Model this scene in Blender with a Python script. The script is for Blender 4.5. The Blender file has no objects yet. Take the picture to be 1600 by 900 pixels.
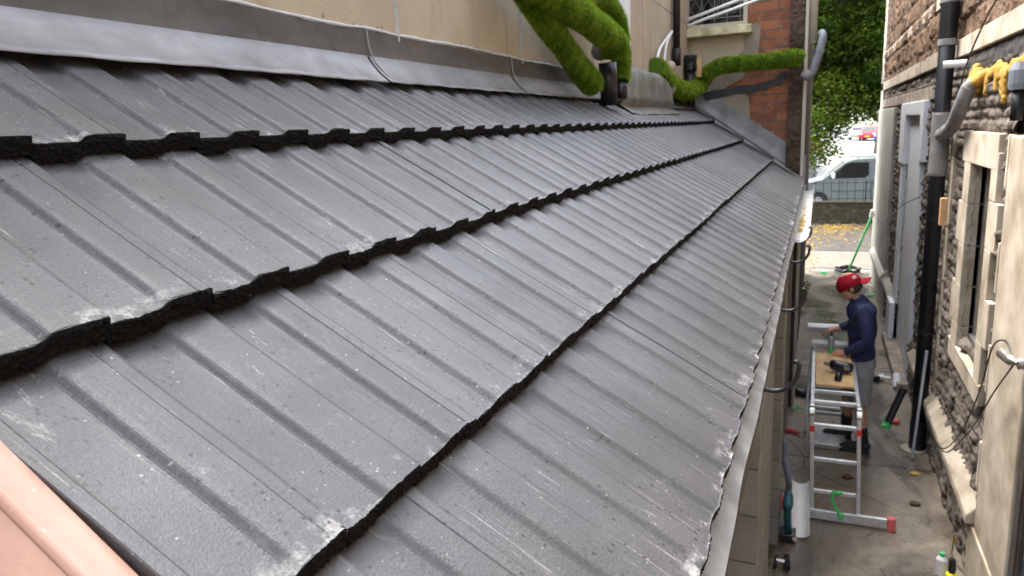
import bpy, bmesh, math, random
import numpy as np
from mathutils import Vector, Matrix
R = math.radians
random.seed(4); rng = np.random.default_rng(7)
S = bpy.context.scene; COL = S.collection

# ------------------------------------------------------------------ camera, world, light
cam = bpy.data.cameras.new('camera'); co = bpy.data.objects.new('camera', cam); COL.objects.link(co); S.camera = co
rt = Vector((0.92449603, 0.37871638, -0.04337038)); up = Vector((-0.03959616, 0.20856844, 0.97720589)); bk = Vector((0.37912957, -0.90170567, 0.20781641))
co.matrix_world = Matrix(((rt.x, up.x, bk.x, 0), (rt.y, up.y, bk.y, 0), (rt.z, up.z, bk.z, 0), (0, 0, 0, 1)))
cam.sensor_width = 36; cam.lens = 1150/1600*36; cam.clip_start = .02; cam.clip_end = 2000
cam.dof.use_dof = True; cam.dof.focus_distance = 1.15; cam.dof.aperture_fstop = 11
W = bpy.data.worlds.new('World'); S.world = W; W.use_nodes = True
wn = W.node_tree.nodes; wl = W.node_tree.links; wn.clear()
sky = wn.new('ShaderNodeTexSky'); sky.sky_type = 'NISHITA'; sky.sun_disc = False
SUN_EL, SUN_AZ = R(60), R(300)       # azimuth clockwise from +Y
sky.sun_elevation = SUN_EL; sky.sun_rotation = SUN_AZ; sky.dust_density = 4; sky.air_density = 1
hs = wn.new('ShaderNodeHueSaturation'); hs.inputs['Saturation'].default_value = .42
bg = wn.new('ShaderNodeBackground'); bg.inputs[1].default_value = .15
wo = wn.new('ShaderNodeOutputWorld')
wl.new(sky.outputs[0], hs.inputs['Color']); wl.new(hs.outputs[0], bg.inputs[0]); wl.new(bg.outputs[0], wo.inputs[0])
sl = bpy.data.lights.new('sun', 'SUN'); so = bpy.data.objects.new('sun', sl); COL.objects.link(so)
sl.energy = .8; sl.angle = R(28); sl.color = (1, .965, .92)
sd = Vector((math.sin(SUN_AZ)*math.cos(SUN_EL), math.cos(SUN_AZ)*math.cos(SUN_EL), math.sin(SUN_EL)))
so.rotation_euler = sd.to_track_quat('Z', 'Y').to_euler()
S.view_settings.view_transform = 'Standard'; S.view_settings.look = 'None'; S.view_settings.gamma = 1
S.view_settings.exposure = 2.68; S.view_settings.use_curve_mapping = False
S.cycles.max_bounces = 6; S.cycles.transparent_max_bounces = 8

# ------------------------------------------------------------------ materials
class NT:
    def __init__(s, name):
        m = bpy.data.materials.new(name); m.use_nodes = True; s.m = m; s.t = m.node_tree; s.n = s.t.nodes; s.l = s.t.links
        s.b = s.n['Principled BSDF']; s.tc = s.n.new('ShaderNodeTexCoord')
    def coord(s, kind='Object', scale=(1, 1, 1), loc=(0, 0, 0)):
        mp = s.n.new('ShaderNodeMapping'); mp.inputs['Scale'].default_value = scale; mp.inputs['Location'].default_value = loc
        s.l.new(s.tc.outputs[kind], mp.inputs[0]); return mp.outputs[0]
    def noise(s, c, scale, detail=4, rough=.55, dist=0):
        n = s.n.new('ShaderNodeTexNoise'); n.inputs['Scale'].default_value = scale; n.inputs['Detail'].default_value = detail
        n.inputs['Roughness'].default_value = rough; n.inputs['Distortion'].default_value = dist; s.l.new(c, n.inputs['Vector']); return n.outputs[0]
    def vor(s, c, scale, out=0, feat='F1'):
        n = s.n.new('ShaderNodeTexVoronoi'); n.feature = feat; n.inputs['Scale'].default_value = scale; s.l.new(c, n.inputs['Vector']); return n.outputs[out]
    def ramp(s, v, a, b, ca=(0, 0, 0), cb=(1, 1, 1)):
        r = s.n.new('ShaderNodeValToRGB'); e = r.color_ramp.elements
        e[0].position = a; e[1].position = b; e[0].color = (*ca, 1); e[1].color = (*cb, 1); s.l.new(v, r.inputs[0]); return r.outputs[0]
    def mix(s, f, a, b, mode='MIX'):
        x = s.n.new('ShaderNodeMix'); x.data_type = 'RGBA'; x.blend_type = mode
        for sock, v in ((x.inputs[0], f), (x.inputs[6], a), (x.inputs[7], b)):
            if hasattr(v, 'is_output'): s.l.new(v, sock)
            elif isinstance(v, (int, float)): sock.default_value = v
            else: sock.default_value = (*v, 1)
        return x.outputs[2]
    def math(s, op, a, b=0):
        x = s.n.new('ShaderNodeMath'); x.operation = op
        for sock, v in ((x.inputs[0], a), (x.inputs[1], b)):
            if hasattr(v, 'is_output'): s.l.new(v, sock)
            else: sock.default_value = v
        return x.outputs[0]
    def attr(s, name):
        a = s.n.new('ShaderNodeAttribute'); a.attribute_name = name; return a
    def bump(s, h, strength=.3, dist=.01, prev=None):
        b = s.n.new('ShaderNodeBump'); b.inputs['Strength'].default_value = strength; b.inputs['Distance'].default_value = dist
        s.l.new(h, b.inputs['Height'])
        if prev is not None: s.l.new(prev, b.inputs['Normal'])
        return b.outputs[0]
    def out(s, color=None, rough=None, normal=None, metal=0, spec=None):
        for k, v in (('Base Color', color), ('Roughness', rough), ('Normal', normal)):
            if v is None: continue
            if hasattr(v, 'is_output'): s.l.new(v, s.b.inputs[k])
            elif k == 'Base Color': s.b.inputs[k].default_value = (*v, 1)
            else: s.b.inputs[k].default_value = v
        s.b.inputs['Metallic'].default_value = metal
        if spec is not None: s.b.inputs['Specular IOR Level'].default_value = spec
        return s.m

def simple(name, c, rough=.6, metal=0, var=.25, scale=12, bump=.15, bscale=60, bd=.002, spec=None, var2=None):
    t = NT(name); o = t.coord()
    n1 = t.noise(o, scale, 5); d = tuple(max(0, x*(1-var)) for x in c); e = tuple(min(1, x*(1+var)) for x in (var2 or c))
    col = t.ramp(n1, .3, .7, d, e)
    rr = t.ramp(t.noise(o, scale*1.7), .3, .7, (rough*.8,)*3, (min(1, rough*1.15),)*3)
    return t.out(col, rr, t.bump(t.noise(o, bscale, 4), bump, bd), metal, spec)
M = {}
def tile_material():
    t = NT('concrete_tile'); uv = t.coord('UV'); o = t.coord()
    # uv = (metres along the course, metres up from the nose)
    ds = t.n.new('ShaderNodeSeparateXYZ'); t.l.new(uv, ds.inputs[0])
    tr = t.attr('rnd').outputs['Fac']
    base = t.ramp(t.noise(uv, 5, 6, .6), .25, .75, (.062, .064, .069), (.108, .110, .116))
    base = t.mix(1.0, base, t.ramp(tr, 0, 1, (.74,)*3, (1.16, 1.15, 1.13)), 'MULTIPLY')
    base = t.mix(t.math('MULTIPLY', t.ramp(t.noise(uv, 2.2, 5, .7), .5, .72), .35), base, (.14, .135, .125))
    # streaks running down the slope
    st = t.noise(t.coord('UV', (55, 2.2, 1)), 1, 5, .65)
    base = t.mix(t.ramp(st, .52, .8, (0,)*3, (.28,)*3), base, (.13, .128, .125))
    # pale scratches
    sc = t.noise(t.coord('UV', (230, 5.5, 1), (3, 1, 0)), 1, 3, .7, .8)
    gate = t.ramp(t.noise(uv, 7, 3), .50, .60)
    sm = t.math('MULTIPLY', t.ramp(sc, .61, .68), gate)
    base = t.mix(t.math('MULTIPLY', sm, .75), base, (.42, .41, .40))
    s2 = t.ramp(t.noise(t.coord('UV', (26, 9, 1), (8, 2, 0)), 1, 6, .8, 2.2), .595, .64)
    base = t.mix(t.math('MULTIPLY', t.math('MULTIPLY', s2, t.ramp(t.noise(uv, 5, 3), .52, .62)), .7), base, (.40, .39, .38))
    # pale dust blotches near the noses
    near = t.ramp(ds.outputs[1], .0, .035, (1,)*3, (0,)*3)
    sp = t.ramp(t.math('ADD', t.noise(uv, 24, 6, .75), t.math('MULTIPLY', t.noise(uv, 4, 2), .35)), .715, .81)
    sm2 = t.math('MULTIPLY', sp, near)
    base = t.mix(t.math('MULTIPLY', sm2, .85), base, (.62, .62, .61))
    # white specks and dark pin holes
    spk = t.ramp(t.vor(uv, 70), .08, .14, (1,)*3, (0,)*3)
    spg = t.ramp(t.noise(uv, 19, 4, .7), .49, .56)
    base = t.mix(t.math('MULTIPLY', t.math('MULTIPLY', spk, spg), .85), base, (.42, .42, .41))
    pit = t.ramp(t.vor(t.coord('UV', (1, .8, 1), (7, 3, 0)), 78), .12, .24, (1,)*3, (0,)*3)
    pg = t.ramp(t.noise(t.coord('UV', (1, 1, 1), (2, 9, 0)), 14, 5, .7), .45, .53)
    pm = t.math('MULTIPLY', pit, pg)
    base = t.mix(pm, base, (.004, .004, .004))
    base = t.mix(t.ramp(t.noise(uv, 230, 2), .35, .65, (0,)*3, (.45,)*3), base, (.018, .018, .019))
    rough = t.ramp(t.noise(uv, 11, 5), .3, .75, (.36,)*3, (.50,)*3)
    rough = t.mix(sm2, rough, (.85,)*3)
    g = t.noise(uv, 420, 3, .6)
    nb = t.bump(g, .5, .0014)
    nb = t.bump(t.noise(uv, 75, 4), .10, .002, nb)
    nb = t.bump(pm, -1, .003, nb)
    nb = t.bump(t.noise(uv, 190, 3, .6), .30, .0018, nb)
    return t.out(base, rough, nb, 0, .8)
M['tile'] = tile_material()
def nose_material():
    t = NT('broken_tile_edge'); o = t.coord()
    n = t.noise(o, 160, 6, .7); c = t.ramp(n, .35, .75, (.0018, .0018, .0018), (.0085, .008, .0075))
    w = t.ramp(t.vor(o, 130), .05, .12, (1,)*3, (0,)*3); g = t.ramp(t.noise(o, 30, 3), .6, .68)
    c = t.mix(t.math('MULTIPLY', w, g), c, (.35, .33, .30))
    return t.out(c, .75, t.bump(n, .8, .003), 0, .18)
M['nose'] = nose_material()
def lead(name, a, b, rough=.42, metal=.25, stain=(.30, .29, .27)):
    t = NT(name); o = t.coord()
    n = t.noise(o, 6, 6, .6, .4); c = t.ramp(n, .3, .72, a, b)
    st = t.ramp(t.noise(t.coord('Object', (3, 14, 30)), 1, 5, .7), .62, .75)
    c = t.mix(t.math('MULTIPLY', st, .35), c, stain)
    r = t.ramp(t.noise(o, 9, 4), .3, .7, (rough*.8,)*3, (rough*1.3,)*3)
    nb = t.bump(t.noise(o, 9, 3), .35, .012); nb = t.bump(t.noise(o, 220, 3), .15, .001, nb)
    return t.out(c, r, nb, metal, .5)
M['lead'] = lead('weathered_lead', (.145, .145, .148), (.25, .25, .255))
M['lead_up'] = lead('dull_lead', (.055, .053, .050), (.115, .108, .10), .5, .1, (.2, .19, .18))
M['lead_pale'] = lead('pale_lead', (.22, .225, .22), (.36, .36, .35), .55, .05, (.6, .6, .58))
M['lead_moss'] = lead('mossy_lead', (.10, .11, .085), (.22, .22, .20), .5, .15, (.12, .16, .07))
M['strip'] = simple('pale_grey_membrane', (.25, .255, .25), .8, 0, .22, 14, .4, 70, .003, .2)
M['seal'] = simple('grey_sealant', (.42, .44, .45), .45, bump=.5, bscale=90, bd=.004)
def coated(name, a, b):
    t = NT(name); o = t.coord(); c = t.ramp(t.noise(o, 6, 6, .65), .3, .7, a, b)
    sc = t.ramp(t.noise(t.coord('Object', (30, 220, 30)), 1, 4, .7, .6), .62, .70); g = t.ramp(t.noise(o, 12, 4), .45, .6)
    c = t.mix(t.math('MULTIPLY', t.math('MULTIPLY', sc, g), .5), c, (.62, .50, .42))
    c = t.mix(t.math('MULTIPLY', t.ramp(t.vor(o, 70), .06, .11, (1,)*3, (0,)*3), .5), c, (.66, .56, .50))
    c = t.mix(t.math('MULTIPLY', t.ramp(t.noise(o, 28, 6, .75), .56, .68), .4), c, (.22, .12, .08))
    return t.out(c, t.ramp(t.noise(o, 15, 5), .3, .7, (.3,)*3, (.5,)*3), t.bump(t.noise(o, 160, 3), .15, .001), 0, .5)
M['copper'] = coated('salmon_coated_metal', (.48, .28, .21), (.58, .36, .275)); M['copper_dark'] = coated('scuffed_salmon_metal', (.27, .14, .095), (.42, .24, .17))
M['deck'] = simple('light_block_deck', (.02, .02, .02), .9)

def render_mat():
    t = NT('stained_render'); o = t.coord()
    c = t.ramp(t.noise(o, 1.6, 6, .6), .3, .72, (.36, .295, .205), (.52, .445, .33))
    dr = t.ramp(t.noise(t.coord('Object', (2, 5, .5)), 1.6, 5, .6), .56, .74)
    c = t.mix(t.math('MULTIPLY', dr, .6), c, (.17, .135, .10))
    z = t.n.new('ShaderNodeSeparateXYZ'); t.l.new(t.tc.outputs['Object'], z.inputs[0])
    c = t.mix(t.math('MULTIPLY', t.ramp(t.noise(o, 260, 3), .55, .7), .35), c, (.18, .12, .07))
    nb = t.bump(t.noise(o, 180, 5, .7), .6, .004); nb = t.bump(t.noise(o, 5, 4), .3, .02, nb)
    return t.out(c, .9, nb, 0, .2)
M['render'] = render_mat()
M['joint'] = simple('grey_joint', (.36, .37, .37), .9, bump=.4)
M['render_grey'] = simple('grey_cement_render', (.28, .25, .19), .92, 0, .22, 4, .5, 90, .004)
M['bitumen'] = simple('black_bitumen', (.02, .021, .024), .5, 0, .4, 14, .5, 40, .01)
def brick_mat():
    t = NT('red_brickwork'); o = t.coord('Object')
    cx = t.n.new('ShaderNodeSeparateXYZ'); t.l.new(o, cx.inputs[0]); cb = t.n.new('ShaderNodeCombineXYZ')
    t.l.new(t.math('ADD', cx.outputs[0], cx.outputs[1]), cb.inputs[0]); t.l.new(cx.outputs[2], cb.inputs[1])
    wv = t.mix(.025, cb.outputs[0], t.noise(o, 12, 3))
    b = t.n.new('ShaderNodeTexBrick'); b.offset = .5; b.inputs['Scale'].default_value = 1
    b.inputs['Brick Width'].default_value = .235; b.inputs['Row Height'].default_value = .086; b.inputs['Mortar Size'].default_value = .009
    b.inputs['Mortar Smooth'].default_value = .4; b.inputs['Bias'].default_value = 0
    b.inputs['Color1'].default_value = (.34, .13, .065, 1); b.inputs['Color2'].default_value = (.19, .075, .045, 1); b.inputs['Mortar'].default_value = (.10, .085, .07, 1)
    t.l.new(wv, b.inputs['Vector'])
    c = t.mix(t.ramp(t.noise(o, 9, 5), .4, .7), b.outputs['Color'], (.38, .17, .10)); c = t.mix(.5, b.outputs['Color'], c)
    c = t.mix(t.math('MULTIPLY', t.ramp(t.noise(o, 16, 6, .7), .58, .66), .7), c, (.33, .27, .20))
    nb = t.bump(b.outputs['Fac'], -.8, .012); nb = t.bump(t.noise(o, 90, 5), .5, .004, nb)
    return t.out(c, .88, nb, 0, .25)
M['brick'] = brick_mat()
def stone(name, cols, scale=30, rough=.9, moss=None, bump=.8):
    t = NT(name); o = t.coord(); rn = t.attr('rnd').outputs['Fac']
    c = t.mix(rn, cols[0], cols[1]); c = t.mix(t.ramp(t.noise(o, 7, 6, .7), .35, .7), c, cols[2])
    c = t.mix(t.math('MULTIPLY', t.ramp(t.noise(o, scale*1.5, 5, .75), .52, .7), .6), c, cols[3])
    nb = t.bump(t.noise(o, scale, 6, .65), bump, .014)
    return t.out(c, rough, nb, 0, .25)
M['rock'] = stone('rock_faced_stone', ((.10, .082, .066), (.19, .160, .132), (.070, .056, .046), (.25, .215, .18)), 18, bump=.45)
M['rubble'] = stone('rust_brown_rubble', ((.13, .075, .042), (.25, .15, .085), (.055, .038, .028), (.34, .25, .17)), 22)
M['darkstone'] = stone('soot_dark_stone', ((.085, .06, .042), (.11, .075, .055), (.035, .025, .02), (.17, .13, .095)), 30)
M['ashlar'] = simple('pale_sandstone', (.36, .29, .205), .85, 0, .25, 3.5, .35, 80, .003, .25, (.46, .40, .32))
M['ashlar_grey'] = simple('grimy_sandstone', (.30, .25, .20), .88, 0, .4, 6, .5, 60, .006, .25)
M['pilaster'] = simple('painted_grey_render', (.40, .385, .33), .8, 0, .15, 3, .3, 80, .003)
M['stain_black'] = simple('sooty_ledge', (.035, .03, .028), .9, 0, .6, 18, .6, 50, .01)
M['white_paint'] = simple('white_paint', (.72, .73, .74), .5, 0, .10, 5, .2)
M['foam'] = simple('mustard_foam', (.40, .225, .03), .8, 0, .25, 30, .8, 70, .01)
M['black_pl'] = simple('black_plastic', (.010, .010, .012), .33, 0, .3, 8, .1, 60, .001, .5)
M['black_pipe'] = simple('black_upvc', (.011, .0115, .014), .42, 0, .3, 5, .1, 40, .001, .4)
M['grey_pipe'] = simple('grey_upvc', (.20, .195, .185), .5, 0, .25, 10, .2)
M['bluegrey_pipe'] = simple('slate_grey_upvc', (.17, .19, .22), .45, 0, .2, 10, .15)
M['white_pl'] = simple('white_upvc', (.72, .72, .71), .35, 0, .05, 6, .05)
M['cream_pl'] = simple('cream_paint', (.50, .47, .38), .55, 0, .12, 6, .2)
M['alu'] = simple('scuffed_aluminium', (.62, .63, .64), .38, .75, .15, 20, .15, 120, .001)
M['alu_dull'] = simple('dull_aluminium', (.42, .46, .50), .45, .6, .2, 14, .15)
M['red_pl'] = simple('red_plastic', (.60, .03, .04), .4, 0, .1)
M['red_faded'] = simple('faded_red_rubber', (.62, .13, .12), .6, 0, .1)
M['ply'] = simple('plywood', (.52, .34, .15), .6, 0, .18, 9, .15)
M['wood'] = simple('fresh_softwood', (.62, .36, .17), .6, 0, .1)
M['green_tape'] = simple('green_plastic_tape', (.06, .50, .14), .4, 0, .2)
M['green_pole'] = simple('green_painted_tube', (.05, .46, .13), .4, 0, .1)
M['teal'] = simple('teal_plastic', (.008, .09, .115), .4, 0, .15)
M['steel'] = simple('bright_steel', (.62, .60, .56), .25, .9, .15)
M['brass'] = simple('brass', (.62, .40, .12), .3, .9, .2)
M['yellow'] = simple('yellow_plastic', (.85, .72, .01), .4, 0, .05)
M['block'] = simple('grey_concrete_block', (.23, .215, .19), .92, 0, .18, 7, .6, 110, .004)
M['mortar'] = simple('mortar', (.12, .11, .10), .95)
M['frame_brown'] = simple('dark_brown_frame', (.055, .045, .038), .5, 0, .3, 10)
M['glass_dark'] = NT('dark_window_glass').out((.008, .009, .010), .06, None, 0, .6)
def rust():
    t = NT('peeling_rusty_paint'); o = t.coord()
    n = t.noise(o, 9, 6, .6, .6); c = t.mix(t.ramp(n, .50, .53), (.018, .032, .045), (.20, .065, .03))
    e = t.math('MULTIPLY', t.ramp(n, .47, .495), t.ramp(n, .505, .53, (1,)*3, (0,)*3)); c = t.mix(t.math('MULTIPLY', e, .8), c, (.10, .24, .10))
    c = t.mix(t.math('MULTIPLY', t.ramp(t.noise(o, 40, 4), .55, .65), .5), c, (.06, .03, .02))
    return t.out(c, .7, t.bump(n, .6, .006))
M['rust'] = rust()
def ground_mat():
    t = NT('wet_concrete_ground'); o = t.coord('Object')
    big = t.noise(t.coord('Object', (1, .55, 1)), 1.1, 5, .55, .6)
    c = t.ramp(big, .42, .58, (.075, .060, .043), (.29, .245, .185))
    c = t.mix(t.math('MULTIPLY', t.ramp(t.noise(o, 9, 7, .7), .42, .62), .45), c, (.075, .058, .042))
    c = t.mix(t.math('MULTIPLY', t.ramp(t.noise(o, 42, 4, .8), .62, .68), .5), c, (.32, .29, .24))
    c = t.mix(t.math('MULTIPLY', t.ramp(t.noise(t.coord('Object', (1, 1, 1), (5, 2, 0)), 70, 3), .66, .7), .8), c, (.03, .025, .02))
    wet = t.ramp(big, .42, .60, (.12,)*3, (.7,)*3)
    y = t.n.new('ShaderNodeSeparateXYZ'); t.l.new(t.tc.outputs['Object'], y.inputs[0])
    far = t.ramp(t.math('MULTIPLY', y.outputs[1], .04), .60, .66)      # beyond the wall: dry pale tarmac
    c = t.mix(far, c, (.21, .21, .20)); wet = t.mix(far, wet, (.8,)*3)
    wy = t.math('ADD', y.outputs[1], t.math('MULTIPLY', t.noise(o, 3, 3), .08))
    jl = t.ramp(t.math('ABSOLUTE', t.math('SUBTRACT', t.math('FRACT', t.math('MULTIPLY', wy, .37)), .5)), .004, .009, (1,)*3, (0,)*3)
    jl = t.math('MULTIPLY', jl, t.math('SUBTRACT', 1, far)); c = t.mix(t.math('MULTIPLY', jl, .8), c, (.02, .016, .012))
    cr = t.ramp(t.vor(t.coord('Object', (1, 1, 1), (3, 3, 0)), 1.1, 0, 'DISTANCE_TO_EDGE'), .004, .010, (1,)*3, (0,)*3)
    c = t.mix(t.math('MULTIPLY', t.math('MULTIPLY', cr, t.ramp(t.noise(o, 1.3), .5, .56)), .8), c, (.02, .017, .014))
    nb = t.bump(t.noise(o, 55, 6, .7), .45, .006)
    return t.out(c, wet, nb, 0, .5)
M['ground'] = ground_mat()
M['slab'] = simple('pale_concrete_slab', (.15, .130, .10), .8, 0, .2, 4, .3, 60, .004)
M['tarmac'] = simple('damp_tarmac', (.062, .055, .047), .55, 0, .3, 5, .4, 60, .004)
def leaf_mat(name, a, b, tr=.5):
    t = NT(name); rn = t.attr('rnd').outputs['Fac']; c = t.mix(rn, a, b)
    t.out(c, .5, None, 0, .3)
    tl = t.n.new('ShaderNodeBsdfTranslucent'); t.l.new(c, tl.inputs[0]); mx = t.n.new('ShaderNodeMixShader'); mx.inputs[0].default_value = tr
    t.l.new(t.b.outputs[0], mx.inputs[1]); t.l.new(tl.outputs[0], mx.inputs[2]); t.l.new(mx.outputs[0], t.n['Material Output'].inputs[0]); return t.m
M['leaf'] = leaf_mat('sycamore_leaves', (.016, .045, .004), (.22, .32, .022), .45)
M['leaf_dark'] = leaf_mat('dark_leaves', (.010, .022, .005), (.025, .05, .008), .3)
M['moss'] = leaf_mat('artificial_grass', (.075, .17, .008), (.42, .56, .045), .4)
M['bark'] = simple('bark', (.10, .08, .06), .95, 0, .3, 12, 1, 30, .03)
M['yleaf'] = leaf_mat('fallen_yellow_leaves', (.42, .24, .03), (.62, .42, .06), .1)
M['skin'] = simple('skin', (.50, .26, .18), .5, 0, .08, 20, .1)
M['navy'] = simple('navy_cotton', (.010, .017, .065), .85, 0, .2, 20, .4, 40, .01)
M['shorts'] = simple('grey_cotton', (.23, .23, .25), .9, 0, .12, 20, .4, 40, .01)
M['sock'] = simple('black_knit', (.012, .012, .014), .9)
M['shoe'] = simple('charcoal_canvas', (.022, .023, .026), .8)
M['cap'] = simple('red_cotton_cap', (.27, .010, .022), .95, 0, .12, 20, .3, spec=.1)
M['hair'] = simple('short_brown_hair', (.05, .03, .02), .8)
M['van_paint'] = simple('silver_white_paint', (.17, .195, .195), .3, .1, .04, 3, .0)
M['car_white'] = simple('white_car_paint', (.5, .5, .5), .3, 0, .03, 3, 0)
M['car_blue'] = simple('blue_car_paint', (.06, .10, .36), .3, 0, .03, 3, 0)
M['car_red'] = simple('red_car_paint', (.50, .03, .05), .3, 0, .03, 3, 0)
M['car_dark'] = simple('black_car_paint', (.02, .02, .022), .3, 0, .03, 3, 0)
M['rubber'] = simple('tyre_rubber', (.018, .018, .018), .8)
M['plate'] = simple('yellow_plate', (.8, .6, .05), .5)
M['garden_wall'] = stone('mossy_rubble_wall', ((.06, .055, .035), (.10, .085, .055), (.03, .032, .018), (.14, .12, .08)), 18)
M['hills'] = simple('hazy_hillside', (.16, .17, .12), .95, 0, .3, .05)
M['sill_moss'] = simple('mossy_stone_sill', (.42, .40, .20), .9, 0, .35, 9, .5, 60, .005, .2, (.60, .56, .38))

# ------------------------------------------------------------------ mesh helpers
def mesh_obj(name, V, F, mat, parent=None, smooth=False, rnd=None, uv=None, fmat=None, bevel=0):
    me = bpy.data.meshes.new(name); me.from_pydata([tuple(map(float, v)) for v in V] if not isinstance(V, np.ndarray) else V.tolist(), [], F if isinstance(F, list) else F.tolist())
    for m in (mat if isinstance(mat, (list, tuple)) else [mat]): me.materials.append(m)
    if rnd is not None:
        a = me.attributes.new('rnd', 'FLOAT', 'POINT'); a.data.foreach_set('value', np.asarray(rnd, np.float32))
    if uv is not None:
        lay = me.uv_layers.new(name='UVMap'); li = np.empty(len(me.loops), np.int32); me.loops.foreach_get('vertex_index', li)
        lay.data.foreach_set('uv', np.asarray(uv, np.float32)[li].ravel())
    if fmat is not None: me.polygons.foreach_set('material_index', np.asarray(fmat, np.int32))
    if smooth: me.polygons.foreach_set('use_smooth', np.ones(len(me.polygons), bool))
    me.update(); o = bpy.data.objects.new(name, me); COL.objects.link(o)
    if parent: o.parent = parent
    if bevel:
        b = o.modifiers.new('bevel', 'BEVEL'); b.width = bevel; b.segments = 2; b.limit_method = 'ANGLE'
    return o
def empty(name, loc=(0, 0, 0)):
    o = bpy.data.objects.new(name, None); o.location = loc; o.empty_display_size = .1; COL.objects.link(o); return o
def tag(o, label, cat, group=None, kind=None):
    if label: o['label'] = label
    if cat: o['category'] = cat
    if group: o['group'] = group
    if kind: o['kind'] = kind
    return o
class MB:
    def __init__(s): s.V = []; s.F = []; s.r = []
    def add(s, V, F, r=None):
        b = len(s.V); s.V += [tuple(v) for v in V]; s.F += [tuple(i+b for i in f) for f in F]; s.r += [random.random() if r is None else r]*len(V); return s
    def box(s, x0, x1, y0, y1, z0, z1, r=None):
        V = [(x, y, z) for x in (x0, x1) for y in (y0, y1) for z in (z0, z1)]
        return s.add(V, [(0, 1, 3, 2), (4, 6, 7, 5), (0, 4, 5, 1), (2, 3, 7, 6), (0, 2, 6, 4), (1, 5, 7, 3)], r)
    def obox(s, a, b, w, h, upv=(0, 0, 1), r=None):
        a = Vector(a); b = Vector(b); d = (b-a).normalized(); u = Vector(upv); sx = d.cross(u)
        if sx.length < 1e-3: sx = d.cross(Vector((1, 0, 0)))
        sx.normalize(); sz = sx.cross(d)
        V = [p + sx*w/2*i + sz*h/2*j for p in (a, b) for i in (-1, 1) for j in (-1, 1)]
        return s.add(V, [(0, 1, 3, 2), (4, 6, 7, 5), (0, 4, 5, 1), (2, 3, 7, 6), (0, 2, 6, 4), (1, 5, 7, 3)], r)
    def tube(s, pts, rad, n=12, cap=True, r=None, flat=1):
        pts = [Vector(p) for p in pts]; rads = rad if isinstance(rad, (list, tuple)) else [rad]*len(pts)
        ref = None; V = []
        for i, p in enumerate(pts):
            d = (pts[min(i+1, len(pts)-1)]-pts[max(i-1, 0)]).normalized()
            if ref is None: ref = d.orthogonal().normalized()
            ref = (ref - d*ref.dot(d)); ref = ref.normalized() if ref.length > 1e-5 else d.orthogonal().normalized()
            q = d.cross(ref)
            for k in range(n):
                t = 2*math.pi*k/n; V.append(p + (ref*math.cos(t)+q*math.sin(t)*flat)*rads[i])
        F = [(i*n+k, i*n+(k+1) % n, (i+1)*n+(k+1) % n, (i+1)*n+k) for i in range(len(pts)-1) for k in range(n)]
        if cap: F += [tuple(range(n))[::-1], tuple((len(pts)-1)*n+k for k in range(n))]
        return s.add(V, F, r)
    def ball(s, c, rx, ry=None, rz=None, n=14, m=9, r=None, rot=None):
        ry = ry or rx; rz = rz or rx; V = []; c = Vector(c)
        for j in range(m+1):
            ph = math.pi*j/m
            for k in range(n):
                t = 2*math.pi*k/n; v = Vector((rx*math.sin(ph)*math.cos(t), ry*math.sin(ph)*math.sin(t), rz*math.cos(ph)))
                V.append(c+(rot@v if rot else v))
        F = [(j*n+k, (j+1)*n+k, (j+1)*n+(k+1) % n, j*n+(k+1) % n) for j in range(m) for k in range(n)]
        return s.add(V, F, r)
    def build(s, name, mat, parent=None, smooth=False, bevel=0):
        return mesh_obj(name, s.V, s.F, mat, parent, smooth, rnd=s.r, bevel=bevel)
def skin_chain(joints, rad, edges, root=0, sub=2):
    me = bpy.data.meshes.new('tmp'); me.from_pydata(joints, edges, []); o = bpy.data.objects.new('tmp', me); COL.objects.link(o)
    sk = o.modifiers.new('s', 'SKIN'); sk.use_smooth_shade = True
    for i, v in enumerate(me.skin_vertices[0].data):
        r_ = rad[i]; v.radius = r_ if isinstance(r_, tuple) else (r_, r_); v.use_root = (i == root)
    ss_ = o.modifiers.new('d', 'SUBSURF'); ss_.levels = sub; ss_.render_levels = sub
    bpy.context.view_layer.update(); dg = bpy.context.evaluated_depsgraph_get(); m2 = bpy.data.meshes.new_from_object(o.evaluated_get(dg))
    V = [tuple(v.co) for v in m2.vertices]; F = [tuple(p.vertices) for p in m2.polygons]
    bpy.data.objects.remove(o); bpy.data.meshes.remove(m2); return V, F
def remesh(name, mb, mat, parent, vox, smooth_it=4):
    me = bpy.data.meshes.new('tmp'); me.from_pydata(mb.V, [], mb.F); o = bpy.data.objects.new('tmp', me); COL.objects.link(o)
    rm = o.modifiers.new('r', 'REMESH'); rm.mode = 'VOXEL'; rm.voxel_size = vox; sm_ = o.modifiers.new('m', 'SMOOTH'); sm_.iterations = smooth_it; sm_.factor = .5
    bpy.context.view_layer.update(); dg = bpy.context.evaluated_depsgraph_get(); m2 = bpy.data.meshes.new_from_object(o.evaluated_get(dg))
    bpy.data.objects.remove(o); m2.name = name; m2.materials.clear(); m2.materials.append(mat); m2.polygons.foreach_set('use_smooth', np.ones(len(m2.polygons), bool))
    r = bpy.data.objects.new(name, m2); COL.objects.link(r); r.parent = parent; return r
def curve(pts, n=6):
    P = [Vector(p) for p in pts]; P = [P[0]*2-P[1]] + P + [P[-1]*2-P[-2]]; o = []
    for i in range(1, len(P)-2):
        for k in range(n):
            t = k/n; a, b, c, d = P[i-1:i+3]
            o.append(.5*((2*b)+(c-a)*t+(2*a-5*b+4*c-d)*t*t+(3*b-3*c+d-a)*t**3))
    return o+[P[-2]]
def smooth1(a, k):
    ker = np.ones(k)/k; return np.convolve(np.pad(a, (k, k), mode='edge'), ker, 'same')[k:-k]
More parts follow.
